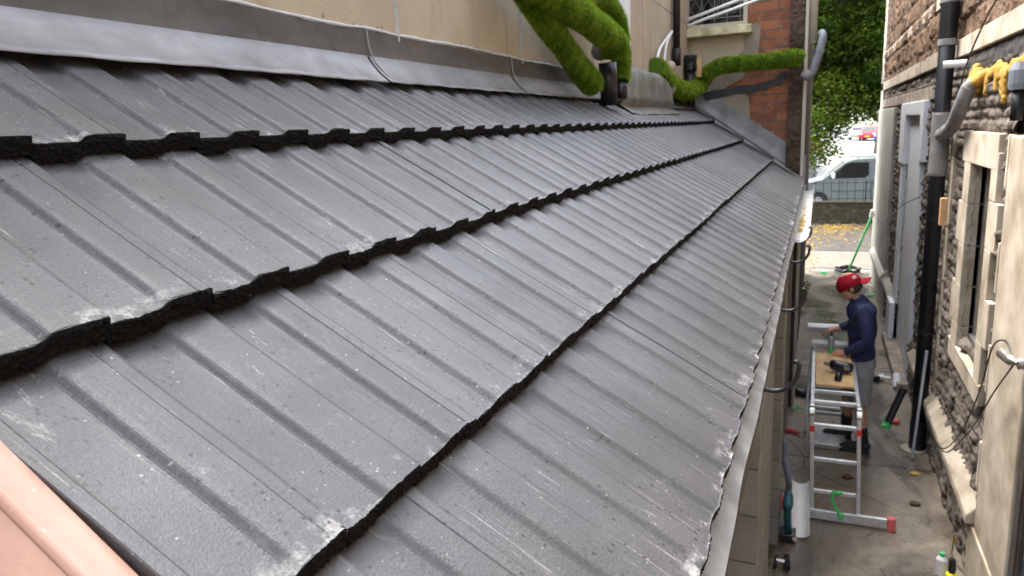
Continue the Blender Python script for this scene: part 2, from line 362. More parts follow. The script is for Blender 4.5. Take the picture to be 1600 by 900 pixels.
def vnoise(x, y, seed, sc):
    r = np.random.default_rng(seed).random((257, 257)); x = np.asarray(x)*sc; y = np.asarray(y)*sc
    xi = np.floor(x).astype(int); yi = np.floor(y).astype(int); fx = x-xi; fy = y-yi; fx = fx*fx*(3-2*fx); fy = fy*fy*(3-2*fy)
    g = lambda i, j: r[i % 257, j % 257]
    return (g(xi, yi)*(1-fx)*(1-fy)+g(xi+1, yi)*fx*(1-fy)+g(xi, yi+1)*(1-fx)*fy+g(xi+1, yi+1)*fx*fy)*2-1
def grid_faces(nr, nc, off=0):
    i = np.arange(nr-1)[:, None]*nc + np.arange(nc-1)[None, :]; i = i.ravel()+off
    return np.stack([i, i+1, i+nc+1, i+nc], 1)
# roof frame: s = metres down the slope, y = along the eaves, n = up from the plane of the tile noses
PI_ = R(35); D0 = .551
def roofpt(s, y, n): return (-(D0-n)*math.sin(PI_)+s*math.cos(PI_), y, -(D0-n)*math.cos(PI_)-s*math.sin(PI_))
def roofarr(s, y, n):
    s, y, n = np.broadcast_arrays(s, y, n)
    return np.stack([-(D0-n)*math.sin(PI_)+s*math.cos(PI_), y, -(D0-n)*math.cos(PI_)-s*math.sin(PI_)], -1)
GA = .349; NOSES = [-.825, -.476, -.127, .236]; Y0, Y1 = .387, 7.80

# ================================================================== SETTING
gy = [-12, 23.15, 23.3, 34, 80, 140, 1500]; gz = [-3, -3, -3.4, -3.4, -2.65, -2.4, -2.4]
gx = np.array([-600, -40, -8, -2, 0, 2, 8, 40, 600.]); V = np.array([[x, y, z] for y, z in zip(gy, gz) for x in gx])
tag(mesh_obj('ground', V, grid_faces(len(gy), len(gx)), M['ground']), None, None, kind='structure')
tag(MB().box(-1.5, 1.3, 16.0, 18.0, -3.05, -2.985).build('pavement', M['slab'], bevel=.01), None, None, kind='structure')
tag(MB().box(-6, 8, 18.15, 23.0, -3.05, -2.99).build('path', M['tarmac']), None, None, kind='structure')
# far hillside
hx = np.linspace(-260, 260, 40); hv = []
for y, b in ((190, -2.4), (230, 14), (300, 24), (380, 20)):
    for x in hx: hv.append((x, y, b+(4*math.sin(x*.03+y)+2*math.sin(x*.11)) if b > 0 else b))
tag(mesh_obj('hills', hv, [tuple(f) for f in grid_faces(4, 40)], M['hills'], smooth=True), None, None, kind='structure')

# ---------------------------------------------------------------- roof
roof = tag(empty('tiled_roof', (-.5, 4, -.6)), 'dark grey concrete tiled lean-to roof sloping down towards the alley', 'roof')
roof.location = (0, 0, 0)
u_pts = [(0, 0), (.0018, -.0098), (.0035, -.0122), (.010, -.0124), (.04, -.0126), (.062, -.0125), (.067, -.0123), (.071, -.0118), (.0745, -.0106), (.0770, -.0086), (.0812, -.0038), (.0835, -.0021), (.0865, -.0010), (.0915, -.0002), (.097, 0), (.120, .0003), (.146, .0001), (.1492, -.0006)]
def prof(y):
    y = np.asarray(y, float); u = np.mod(y-.40, .15); h = np.interp(u, [p[0] for p in u_pts]+[.15], [p[1] for p in u_pts]+[0])
    e = np.interp(y, [.387, .404, .411, .422], [-.0060, -.0060, -.0140, -.0126]); return np.where(y < .422, e, h)
for ci, sn in enumerate(NOSES):
    par = ci % 2
    bounds = [Y0]+[b for b in np.arange(.528+.15*par, Y1, .3)]+[Y1]
    Vs, Fs, Us, Rs = [], [], [], []; off = 0
    top = .0 if ci else 0
    rows = np.array([0, .012, .05, .1, .15, .2, .25, .3, .355, .42]) if ci else np.array([0, .012, .05, .1, .15, .2, .25, .30, .345])
    jit = []
    for b0, b1 in zip(bounds[:-1], bounds[1:]):
        ys = set([b0+.0003, b0+.0016, b1-.0016, b1-.0003])
        k0 = math.floor((b0-.4)/.15)
        for k in range(k0, k0+4):
            for u, _ in u_pts:
                y = .4+.15*k+u
                if b0+.002 < y < b1-.002: ys.add(y)
        ys = np.array(sorted(ys)); h = prof(ys); h = h.copy(); h[0] -= .0018; h[-1] -= .0018
        jn, js, jt = rng.normal(0, .0007), rng.normal(0, .0012), rng.normal(0, .0006); jit.append((b0, b1, jn, js))
        dsn = rows[:, None]; nn = -.034/GA*dsn + h[None, :] + jn + jt*(ys[None, :]-b0)/.3 + .0010*vnoise(ys[None, :]*1.0, sn+dsn, ci+5, 9)
        P = roofarr(sn-dsn+js, ys[None, :], nn).reshape(-1, 3); Vs.append(P); nc = len(ys)
        Us.append(np.stack(np.broadcast_arrays(ys[None, :]+ci*11.3, dsn), -1).reshape(-1, 2)); Rs.append(np.full(len(P), rng.random()))
        Fs.append(grid_faces(len(rows), nc, off)[:, ::-1]); off += len(P)
        if b0 == Y0:   # verge skirt
            a = P.reshape(len(rows), nc, 3)[:, 0]; dn = np.array(roofpt(0, 0, -.034))-np.array(roofpt(0, 0, 0))
            q = np.concatenate([a, a+dn]); Vs.append(q); Us.append(np.zeros((len(q), 2))+[5, .2]); Rs.append(np.full(len(q), .2)); L = len(rows)
            Fs.append(np.array([[off+i, off+i+1, off+L+i+1, off+L+i] for i in range(L-1)])); off += len(q)
    course = mesh_obj('tile_course', np.concatenate(Vs), np.concatenate(Fs), M['tile'], roof, rnd=np.concatenate(Rs), uv=np.concatenate(Us))
    # broken nose edge of the course
    ys = [Y0]
    while ys[-1] < Y1: ys.append(ys[-1]+max(.0017, .0017*ys[-1]/.8))
    ys = np.array(ys); bj = np.searchsorted([j[0] for j in jit], ys, 'right')-1; bj = np.clip(bj, 0, len(jit)-1)
    jn = np.array([jit[k][2] for k in bj]); js = np.array([jit[k][3] for k in bj])
    h = prof(ys)+jn; N = len(ys)
    r1 = smooth1(rng.normal(0, 1, N), 5); r2 = smooth1(rng.normal(0, 1, N), 3); r3 = smooth1(rng.normal(0, 1, N), 13)
    lip = .0026*r1+.0020*np.clip(r3*2, -1, 2)
    th = .0265
    prows = [(-.0035-.002*np.abs(r2), -.0004), (-.0005+lip*.5, .0007), (.0012+lip*.6, -.001+.0006*r2)]
    for q in np.linspace(.0035, th, 10): prows.append((.0012+.006*(q/th)**.8+.0018*smooth1(rng.normal(0, 1, N), 3)+.0013*smooth1(rng.normal(0, 1, N), 9)+lip*.25, -q))
    prows += [(-.03, -th)]
    NV = np.concatenate([roofarr(sn+js+ds_, ys, h+np.asarray(dn_)) for ds_, dn_ in prows])
    nuv = np.concatenate([np.stack(np.broadcast_arrays(ys+ci*11.3, .004-.002*k), -1) for k in range(len(prows))])
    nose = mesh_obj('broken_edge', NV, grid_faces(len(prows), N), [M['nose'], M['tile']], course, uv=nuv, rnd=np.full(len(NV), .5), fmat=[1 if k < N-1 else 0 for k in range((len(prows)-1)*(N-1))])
# unseen deck below the tiles, put in to block light, and its boarding
mb = MB(); c = [roofpt(s, y, n) for s in (-1.25, .24) for y in (Y0+.01, 7.95) for n in (-.11, -.062)]
mb.add(c, [(0, 1, 3, 2), (4, 6, 7, 5), (0, 4, 5, 1), (2, 3, 7, 6), (0, 2, 6, 4), (1, 5, 7, 3)]); mb.build('light_block_deck', M['deck'], roof)
mb = MB(); mb.box(-.155, -.135, .45, 7.95, -.86, -.665).build('fascia', M['frame_brown'], roof)
# smooth lead strip covering the tiles at the far verge, with its raised pale welt
vf = tag(empty('verge_flashing'), 'dark grey sloping lead flashing where the roof meets the brick wall', 'flashing')
P = []; ss = np.linspace(-1.15, .235, 60)
for s in ss:
    k = (s-NOSES[0]); stepn = 0
    i = int(np.clip(math.ceil((s-NOSES[0])/GA), 0, 3)); nn = -.034/GA*(NOSES[i]-s)
    for y, e in ((Y1-.03, .001), (Y1+.05, .004), (Y1+.12, .006), (Y1+.195, .004)): P.append(roofpt(s, y, nn+e))
mesh_obj('soaker', P, [tuple(f) for f in grid_faces(60, 4)[:, ::-1]], M['lead_up'], vf)
P = []
for s in ss:
    wv = .004*math.sin(s*14)
    for j, (y, z) in enumerate(((7.95, -.07), (7.955, 0), (7.975+wv, .02), (7.982, .10), (7.985, .20))):
        q = roofpt(s, y, .004); P.append((q[0], y, q[2]+z*1.12))
mesh_obj('upstand', P, [tuple(f) for f in grid_faces(60, 5)[:, ::-1]], M['lead'], vf, smooth=True)
MB().tube([roofpt(s, Y1-.03, -.008 + .003*math.sin(s*9)) for s in np.linspace(-.12, .23, 14)], .006, 6).build('welt', M['lead_pale'], vf)
MB().tube([(roofpt(s, 7.95, 0)[0], 7.95, roofpt(s, 0, .004)[2]+.012) for s in np.linspace(-1.1, .23, 30)], .005, 6).build('welt', M['lead'], vf)

# upper lead flashing
lf = tag(empty('lead_flashing'), 'long grey lead flashing with wavy edge over the top tiles below the beige wall', 'flashing')
def apron(y0, y1, nm):
    ys = np.arange(y0, y1, .012); L = []
    crest = np.array([float(prof(y)) for y in ys])
    wav = .0035*np.sin(ys*19)+.003*np.sin(ys*7.3+1)+.002*np.sin(ys*41)
    pts = []
    for k, (s, n0, w) in enumerate(((-1.181, .020, 0), (-1.172, .0135, 0), (-1.155, .007, .1), (-1.135, .001, .3), (-1.115, -.0035, .6), (-1.093, -.006, .9), (-1.076, -.007, 1), (-1.0755, -.009, 1))):
        nn = n0+w*(.0018+.0022*(smooth1(crest, 5)/.0126+.5))+w*wav*.5
        pts.append(roofarr(s+w*wav*1.3, ys, nn))
    V = np.concatenate(pts); return mesh_obj(nm, V, grid_faces(len(pts), len(ys))[:, ::-1], M['lead'], lf, smooth=True)
def upst(y0, y1, top=.318):
    ys = np.arange(y0, y1, .03); pts = []
    b = roofpt(-1.181, 0, .020)
    for k, (dx, z) in enumerate(((0, b[2]), (-.002, b[2]+.012), (-.003, .272), (-.0035, .295), (-.004, top))):
        x = b[0]+dx+.0016*vnoise(ys, ys*0+z*3, 31+k, 5)*(k > 0)
        zz = z+(.004*vnoise(ys, ys*0, 50, 6) if k == 4 else 0)
        pts.append(np.stack(np.broadcast_arrays(x, ys, zz), -1))
    return mesh_obj('upstand', np.concatenate(pts), grid_faces(len(pts), len(ys))[:, ::-1], M['lead_up'], lf, smooth=True)
for y0, y1 in ((-.3, 1.985), (1.99, 3.13), (3.135, 4.60)): apron(y0, y1, 'apron'); upst(y0, y1+.03)
for y in (1.987, 3.132):   # lapped joints
    MB().tube([(-1.272, y, .318), (-1.270, y+.004, .27), (-1.266, y+.012, .243), roofpt(-1.155, y+.02, .010), roofpt(-1.12, y+.022, .001), roofpt(-1.078, y+.024, -.003)], .0022, 6).build('seam', M['lead_pale'], lf)
ys = np.arange(-.3, 4.62, .02)
MB().tube([(-1.279+.003*math.sin(y*31), y, .322+.004*vnoise(y, 0, 9, 7)) for y in ys], [.0045+.003*abs(float(vnoise(y, 3, 10, 11))) for y in ys], 8).build('sealant_bead', M['seal'], lf, smooth=True)

# lead saddle
sd_ = tag(empty('lead_saddle'), 'box shaped lead saddle dressed over the top of the roof beside the mossy green pipes', 'flashing')
xs = [roofpt(-1.03, 0, .03), roofpt(-.955, 0, .0)]
V = []; yy = np.linspace(4.62, 6.35, 24)
prf = [(-1.275, .40), (-1.23, .40), (-1.185, .385), (-1.160, .35), (-1.150, .28), (-1.143, .20), (-1.135, .165)]
b2 = roofpt(-1.035, 0, -.005); b3 = roofpt(-.93, 0, -.004); prf += [(b2[0], b2[2]), (b3[0], b3[2])]
for i, y in enumerate(yy):
    e = min(1, (y-4.62)/.12, (6.35-y)/.25); e = math.sin(max(0, e)*math.pi/2)
    for x, z in prf:
        zz = z if z < .17 else .165+(z-.165)*(.72+.28*e)
        V.append((x+.006*float(vnoise(y, z, 3, 5)), y, zz+.006*float(vnoise(y, x, 4, 6))))
mesh_obj('lead_cover', V, [tuple(f) for f in grid_faces(len(yy), len(prf))], M['lead_moss'], sd_, smooth=True)
for y in (4.62, 6.35):
    n = len(prf); e0 = 0 if y < 5 else (len(yy)-1)*n; pp = [V[e0+i] for i in range(n-2)]; pp.append((-1.275, y, .13))
    mesh_obj('end_cheek', pp, [tuple(range(len(pp)))], M['lead_moss'], sd_)
P = []
for y in np.arange(6.36, 7.96, .05):
    for s, n0 in ((-1.183, .012), (-1.12, -.004), (-1.03, -.006)): P.append(roofpt(s, y, n0))
mesh_obj('apron', P, [tuple(f) for f in grid_faces(len(P)//3, 3)], M['lead_up'], sd_, smooth=True)

# eaves strip of pale lead hanging below the tiles
es = tag(empty('eaves_strip'), 'pale grey wavy strip hanging out under the lowest tiles along the eaves', 'flashing')
ys = np.arange(.45, 7.9, .02); P = []
for k, (s, n0) in enumerate(((.15, -.036), (.226, -.036), (.235, -.0372), (.260, -.0405), (.286, -.0450), (.2861, -.0465))):
    w = .005*vnoise(ys, ys*0, 77, 3)+.0015*vnoise(ys, ys*0, 78, 11)
    P.append(roofarr(s+w*(k > 2)*1.0, ys, n0+(.0014*vnoise(ys, ys*0+k, 79, 5))*(k > 1)))
mesh_obj('strip_sheet', np.concatenate(P), grid_faces(6, len(ys))[:, ::-1], M['strip'], es, smooth=False)

# salmon verge capping (bottom left)
vc = tag(empty('verge_capping'), 'salmon pink metal capping with a rolled edge running down beside the tile verge', 'capping')
P = []; sl_ = np.linspace(-1.2, .45, 40)
pr = [(.3835, -.034), (.3835, -.024), (.3815, -.022), (.3605, -.022), (.3575, -.0235), (.3555, -.0215), (.352, -.0215), (.349, -.024), (.3475, -.029), (.347, -.05), (.346, -.16)]
for s in sl_:
    for y, n0 in pr: P.append(roofpt(s, y-.0, n0+.0004*math.sin(s*9)))
mesh_obj('capping_sheet', P, [tuple(f) for f in grid_faces(40, len(pr))], M['copper'], vc, smooth=True)
P = []
for s in sl_:
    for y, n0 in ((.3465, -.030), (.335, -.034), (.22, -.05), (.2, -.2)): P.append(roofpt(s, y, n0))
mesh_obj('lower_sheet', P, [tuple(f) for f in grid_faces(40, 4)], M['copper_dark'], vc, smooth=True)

# ---------------------------------------------------------------- beige rendered wall
bw = tag(empty('rendered_wall'), 'beige rendered house wall scored with grey joints above the tiled roof', 'wall')
MB().box(-4, -1.281, -3, 7.98, -3, 1.9).build('wall', M['render'], bw)  # unseen top cut low to let sky light in
mb = MB()
for y in (1.06, 2.18, 3.28, 4.45, 5.3, 6.2): mb.tube([(-1.281, y+.003*math.sin(z*9), z) for z in np.linspace(.30, 1.88, 40)], .008, 5)
for z in (.98, 1.6): mb.tube([(-1.281, y, z+.002*math.sin(y*7)) for y in np.linspace(-2.9, 7.9, 60)], .005, 5)
mb.build('scored_joint', M['joint'], bw)
mb = MB()
for k in range(24):
    y = random.choice([1.20, 1.26, 1.93, 2.05, 2.7, 3.2, 3.5])+random.gauss(0, .05); mb.ball((-1.281, y, .327+abs(random.gauss(0, .007))), .003, .008*random.uniform(.4, 1.6), .004*random.uniform(.4, 1.8), 7, 5)
mb.build('rough_base', M['render_grey'], bw)
MB().box(-1.281, -1.262, 5.02, 5.36, .3, 1.88).build('painted_pier', M['white_paint'], bw, bevel=.004)

# ---------------------------------------------------------------- brick house
bh = tag(empty('brick_house'), 'red brick house with patches of old render at the far end of the roof', 'house')
MB().box(-5, -.31, 8.0, 15.5, -3, 2.4).build('wall', M['brick'], bh)  # height kept low above the view so sky light gets in
def patch(nm, poly, y, t, mat):
    V = [(x, y, z) for x, z in poly]+[(x, y-t, z) for x, z in poly]; n = len(poly)
    return mesh_obj(nm, V, [tuple(range(n, 2*n))[::-1], ]+[(i, (i+1) % n, n+(i+1) % n, n+i) for i in range(n)], mat, bh)
patch('render_patch', [(-1.6, .30), (-.95, .30), (-.88, .36), (-.74, .42), (-.72, .50), (-.66, .52), (-.66, .56), (-.60, .64), (-.58, .92), (-.70, .94), (-.72, .90), (-1.6, .88)], 8.0, .014, M['render_grey'])
patch('render_patch', [(-1.4, .2), (-.78, -.02), (-.66, -.05), (-.68, .2), (-.72, .3), (-1.4, .42)], 8.0, .012, M['render_grey'])
patch('render_patch', [(-.98, .88), (-.75, .88), (-.74, .70), (-.86, .56), (-1.0, .5), (-1.5, .5), (-1.5, .88)], 7.985, .004, M['render'])
patch('bitumen_band', [(-1.15, .29), (-1.02, .325), (-.9, .33), (-.78, .355), (-.62, .352), (-.5, .385), (-.43, .395), (-.39, .455), (-.325, .46), (-.322, .37), (-.36, .385), (-.39, .33), (-.46, .335), (-.5, .30), (-.62, .285), (-.66, .265), (-.8, .27), (-1.1, .22)], 7.985, .006, M['bitumen'])
# rubble strip and cream quoin at the corner
ny, nz = 12, 260; X, Z = np.meshgrid(np.linspace(-.312, -.174, ny), np.linspace(-3, 2.4, nz), indexing='xy')
Yv = 7.93 - .012*vnoise(X, Z, 12, 9) - .010*vnoise(X, Z, 13, 30) - .006*vnoise(X, Z, 14, 60); V = np.stack([X, Yv, Z], -1).reshape(-1, 3)
mesh_obj('stone_corner', V, grid_faces(nz, ny), M['darkstone'], bh, rnd=np.clip(.5+.5*vnoise(X, Z, 15, 5), 0, 1).ravel())
MB().box(-.309, -.176, 7.95, 15.4, -3, 2.4).build('corner_core', M['darkstone'], bh)
MB().box(-.173, -.146, 7.925, 8.2, -3, 2.4).build('quoin', M['cream_pl'], bh, bevel=.004)
# window of the brick house
win = MB().box(-1.36, -1.30, 7.975, 8.03, .93, 2.3).box(-.75, -.71, 7.975, 8.03, .93, 2.3).box(-1.30, -.75, 7.978, 8.03, 2.2, 2.3).box(-1.3, -.75, 7.978, 8.03, .93, .97).build('window', M['cream_pl'], bh, bevel=.004)
MB().box(-1.30, -.75, 7.992, 8.01, .97, 2.2).build('pane', M['glass_dark'], win)
mb = MB()
for i in range(5):
    x = -1.28+i*.125; mb.tube([(x, 7.989, .97), (x, 7.989, 2.2)], .004, 5)
for i in range(6): mb.tube([(-1.3, 7.989, 1.02+i*.2), (-.75, 7.989, 1.02+i*.2)], .004, 5)
for i in range(4):
    x = -1.28+.0625+i*.125*1; mb.tube([(x-.05, 7.988, 1.12), (x, 7.988, 1.05), (x+.05, 7.988, 1.12), (x, 7.988, 1.2), (x-.05, 7.988, 1.12)], .003, 5)
mb.build('leading', M['grey_pipe'], win)
sill = MB().box(-1.45, -.66, 7.86, 8.0, .845, .925).build('window_sill', M['sill_moss'], bh, bevel=.008)

# ---------------------------------------------------------------- blockwork under the eaves
def block_wall(nm, x0, x1, y0, y1, ztop, label):
    r = tag(empty(nm), label, 'wall'); mb = MB(); z = -3.0; k = 0
    while z < ztop-.02:
        z1 = min(z+.213, ztop); y = y0-(.22 if k % 2 else 0)
        while y < y1:
            a, b = max(y, y0), min(y+.437, y1)
            if b-a > .02: mb.box(x0, x1+random.uniform(-.001, .001), a+(.0 if a == y0 else .004), b-(.0 if b == y1 else .004), z, z1)
            y += .445
        z += .222; k += 1
    mb.build('blockwork', M['block'], r, bevel=.003); MB().box(x0+.004, x1-.005, y0+.005, y1-.005, -3, ztop-.004).build('mortar', M['mortar'], r); return r
block_wall('block_wall', -.40, -.183, 3.05, 4.10, -1.10, 'low grey concrete block wall end nearest the camera under the eaves')
block_wall('block_pier', -.40, -.172, 5.12, 5.56, -.87, 'tall grey concrete block pier beside the white gutter offcut and drill')
block_wall('block_pier', -.42, -.20, 7.2, 7.6, -.87, 'concrete block pier under the far end of the eaves')
MB().box(-1.28, -.45, .5, 7.9, -3, -.95).build('inner_wall', M['block'])
tag(bpy.data.objects['inner_wall'], 'plain recessed block wall of the lean-to under the tiled roof', 'wall')

# ---------------------------------------------------------------- stone house on the right
sh = tag(empty('stone_house'), 'old stone house with rock-faced courses and pale sandstone surrounds right of the alley', 'house')
XW = 1.0
def rock(nm, y0, y1, z0, z1, step, x=XW, ch=.080, mat='rock', holes=(), amp=.030, seed=1, lw=(.15, .34)):
    ny = max(3, int((y1-y0)/step)+1); nz = max(3, int((z1-z0)/step)+1)
    yy = np.linspace(y0, y1, ny); zz = np.linspace(z0, z1, nz); rr = np.random.default_rng(seed)
    H = np.zeros((nz, ny)); RN = np.zeros((nz, ny)); z = z0-rr.random()*ch
    warp = .012*vnoise(yy, yy*0, seed+9, 2.5)
    while z < z1+ch:
        c = ch*rr.uniform(.75, 1.3); y = y0-rr.random()*.3
        edges = [y]
        while edges[-1] < y1+.4: edges.append(edges[-1]+rr.uniform(*lw))
        edges = np.array(edges); hs_ = rr.uniform(.55, 1.25, len(edges)); rs = rr.random(len(edges))
        ti = rr.normal(0, .35, (len(edges), 2))
        ei = np.clip(np.searchsorted(edges, yy, 'right')-1, 0, len(edges)-2)
        fy = (yy-edges[ei])/(edges[ei+1]-edges[ei])
        for j in range(nz):
            fz = (zz[j]+warp-z)/c; m = (fz >= 0) & (fz < 1)
            if not m.any(): continue
            w = np.minimum(1, (edges[ei+1]-edges[ei])*np.minimum(fy, 1-fy)/.03)
            v = np.minimum(1, c*np.minimum(fz, 1-fz)/.026)
            h = np.sqrt(np.clip(w, 0, 1))*np.sqrt(np.clip(v, 0, 1))*(hs_[ei]+ti[ei, 0]*(fy-.5)+ti[ei, 1]*(fz-.5))
            H[j][m] = h[m]; RN[j][m] = rs[ei][m]
        z += c
    Yg, Zg = np.meshgrid(yy, zz)
    rough = 1+.45*vnoise(Yg, Zg, seed+2, 11)+.30*vnoise(Yg, Zg, seed+3, 26)+.12*vnoise(Yg, Zg, seed+4, 60)
    X = x-amp*H*np.clip(rough, .1, 2.2)
    V = np.stack([X, Yg, Zg], -1).reshape(-1, 3); F = grid_faces(nz, ny)
    if holes:
        cy = V[F].mean(1); keep = np.ones(len(F), bool)
        for a, b, c_, d in holes: keep &= ~((cy[:, 1] > a) & (cy[:, 1] < b) & (cy[:, 2] > c_) & (cy[:, 2] < d))
        F = F[keep]
    return mesh_obj(nm, V, F, M[mat], sh, rnd=RN.ravel())
WY0, WY1, WZ0, WZ1 = 5.40, 6.10, -1.60, -.36
MB().box(XW+.02, 5, WY1+.0, 16, -3, 2.35).box(XW+.02, 5, 4.25, WY0, -3, 2.35).box(XW+.02, 5, WY0, WY1, -3, WZ0).box(XW+.02, 5, WY0, WY1, WZ1, 2.35).box(XW+.4, 5, WY0, WY1, WZ0, WZ1).build('wall_core', M['mortar'], sh)  # unseen top lowered so more sky light reaches the alley
MB().box(XW+.02, 5, -3, 3.2, -3, 2.35).box(XW+.02, 5, 3.2, 4.3, -.55, 2.35).box(1.3, 5, 3.2, 4.3, -3, -.55).build('wall_core', M['ashlar_grey'], sh)
hole = [(WY0, WY1, WZ0, WZ1)]
rock('stonework', 4.98, 8.6, -2.45, .34, .0125, holes=hole, seed=3)
rock('stonework', 8.6, 12.3, -2.45, .10, .022, seed=13, holes=[(8.98, 10.58, -3, 0)])
rock('plinth', 5.02, 8.7, -3.02, -2.50, .0125, x=.985, seed=21)
rock('plinth', 8.7, 12.3, -3.02, -2.45, .022, x=.985, seed=23, holes=[(8.98, 10.58, -3.1, 0)])
rock('stonework', 8.6, 15.4, .10, .40, .03, seed=29, mat='rock', amp=.02)
rock('rubble_stonework', 2.5, 9.0, .56, 2.34, .02, mat='rubble', ch=.22, lw=(.2, .55), seed=31, amp=.035)
rock('rubble_stonework', 9.0, 15.5, .56, 2.34, .04, mat='rubble', ch=.22, lw=(.2, .55), seed=37, amp=.035)
# bands
def yz(nm, bx, mat, bev=.006, parent=None):
    mb = MB()
    for b in bx: mb.box(*b)
    return mb.build(nm, M[mat], parent or sh, bevel=bev)
yz('string_course', [(.955, 1.05, a, min(a+.78, 15.5), .425, .565) for a in np.arange(2.6, 15.4, .784)], 'ashlar')
yz('string_course', [(.975, 1.05, a, min(a+.9, 15.5), .98, 1.10) for a in np.arange(8.2, 15.4, .904)], 'ashlar')
yz('string_course', [(.96, 1.04, a, min(a+.7, 15.5), .13, .26) for a in np.arange(8.4, 15.4, .704)], 'ashlar_grey')
# sooty drip band under the string course
ys = np.linspace(3.0, 8.0, 200); P = []
for k, z in enumerate((.424, .39, .35, .31, .285)):
    P.append(np.stack([np.full(200, .99-.018*math.sin(k/4*math.pi))-.006*vnoise(ys, ys*0+z*9, 61, 12), ys, z+.012*vnoise(ys, ys*0+z, 62, 7)*(k > 0)], -1))
mesh_obj('sooty_band', np.concatenate(P), grid_faces(5, 200), M['stain_black'], sh)
# near jambs, window surround with toothed quoins
J = []
z = -3.0; i = 0
yz('door_jamb', [(.948, 1.05, 4.20, 4.985, -3, -.145)], 'ashlar', .01)
for a in np.arange(-2.3, -.4, .62): yz('quoin', [(.944, 1.05, 4.985, 5.03, a, a+.30)], 'ashlar')
yz('quoin', [(.943, 1.05, 5.12, WY0, a+.001, a+.299) if k % 2 else (.943, 1.05, 5.22, WY0, a+.001, a+.299) for k, a in enumerate(np.arange(-1.75, -.3, .30))], 'ashlar')
yz('quoin', [(.943, 1.05, WY1, 6.46, a+.001, a+.299) if k % 2 else (.943, 1.05, WY1, 6.33, a+.001, a+.299) for k, a in enumerate(np.arange(-1.85, -.4, .30))], 'ashlar')
yz('lintel', [(.941, 1.05, 5.24, 6.42, WZ1+.002, -.14)], 'ashlar')
for a, b in ((WY1-.001, WY1+.06), (WY0-.06, WY0+.001)): yz('window_reveal', [(1.052, 1.165, a, b, WZ0, WZ1)], 'ashlar', 0)
# splayed sill
sv = [(.945, WZ0-.14), (.94, WZ0-.11), (1.17, WZ0+.01), (1.17, WZ0-.2), (.945, WZ0-.25)]
V = [(x, y, z) for y in (5.2, 6.42) for x, z in sv]; n = 5
mesh_obj('window_sill', V, [tuple(range(5)), tuple(range(5, 10))[::-1]]+[(i, n+i, n+(i+1) % 5, (i+1) % 5) for i in range(5)], M['ashlar'], sh, bevel=.006)
wf = yz('window_frame', [(1.166, 1.20, WY0, WY1, WZ0, WZ0+.03), (1.166, 1.20, WY0, WY1, WZ1-.04, WZ1), (1.166, 1.20, WY1-.025, WY1, WZ0, WZ1), (1.166, 1.20, WY0, WY0+.03, WZ0, WZ1), (1.168, 1.198, WY0, WY1, -.98, -.95)], 'black_pl')
MB().box(1.185, 1.19, WY0, WY1, WZ0, WZ1).build('pane', M['glass_dark'], wf)
# weathered plinth ledge
sv = [(.90, -2.56), (.90, -2.50), (.985, -2.405), (1.05, -2.395), (1.05, -2.56)]
def ledge(y0, y1, dz=0, mat='ashlar', w=0):
    V = [(x-w, y, z+dz) for y in (y0, y1) for x, z in sv]
    return mesh_obj('plinth_ledge', V, [tuple(range(5)), tuple(range(5, 10))[::-1]]+[(i, n+i, n+(i+1) % 5, (i+1) % 5) for i in range(5)], M[mat], sh, bevel=.01)
ledge(4.99, 6.1); ledge(6.105, 7.2); ledge(7.205, 8.55); ledge(10.95, 12.2, .06, 'pilaster', .0); ledge(12.2, 14.7, .1, 'cream_pl', .04)
yz('quoin', [(.962, 1.05, 6.98, 7.16, -2.4, .1)], 'ashlar')
# far painted pilaster
yz('pilaster', [(.93, 1.05, 12.25, 15.4, -3, .10), (.955, 1.05, 15.0, 15.5, .1, 2.34)], 'pilaster', .01)
# white painted doorway
dw = yz('doorway', [(.92, 1.05, 10.55, 11.1, -.62, .13), (.94, 1.04, 10.6, 10.95, -3, -.62), (.92, 1.05, 8.75, 9.0, -.5, .13), (.94, 1.04, 8.9, 9.2, -3, -.5), (.925, 1.05, 9.0, 10.55, -.02, .13), (.885, 1.0, 10.6, 11.05, -3, -2.42)], 'white_paint', .01)
MB().box(.985, 1.015, 9.0, 10.56, -2.9, -.02).build('door', M['white_paint'], dw)
yz('step', [(.62+.22, .99, 8.7, 10.9, -3, -2.9)], 'ashlar_grey')
yz('door_jamb', [(.935, 1.05, 4.2, 5.08, -3, -2.57)], 'ashlar', .012)
# painted metal door at the near right
dr = yz('door_frame', [(.962, 1.02, 4.10, 4.197, -3, -.56), (.962, 1.02, 3.12, 3.2, -3, -.56), (.962, 1.02, 3.2, 4.10, -.66, -.56), (.972, 1.02, 4.075, 4.098, -3, -.66)], 'frame_brown', .005)
MB().box(.992, 1.03, 3.2, 4.075, -3, -.66).build('door', M['rust'], dr)
MB().box(.975, .992, 3.76, 3.88, -2.62, -2.46).build('lock_plate', M['ashlar'], dr, bevel=.004)
MB().tube([(.975, 3.82, -2.54), (.95, 3.82, -2.54)], .022, 12).build('lock', M['steel'], dr, bevel=.002)

for q in list(sh.children): q.location.x += .045
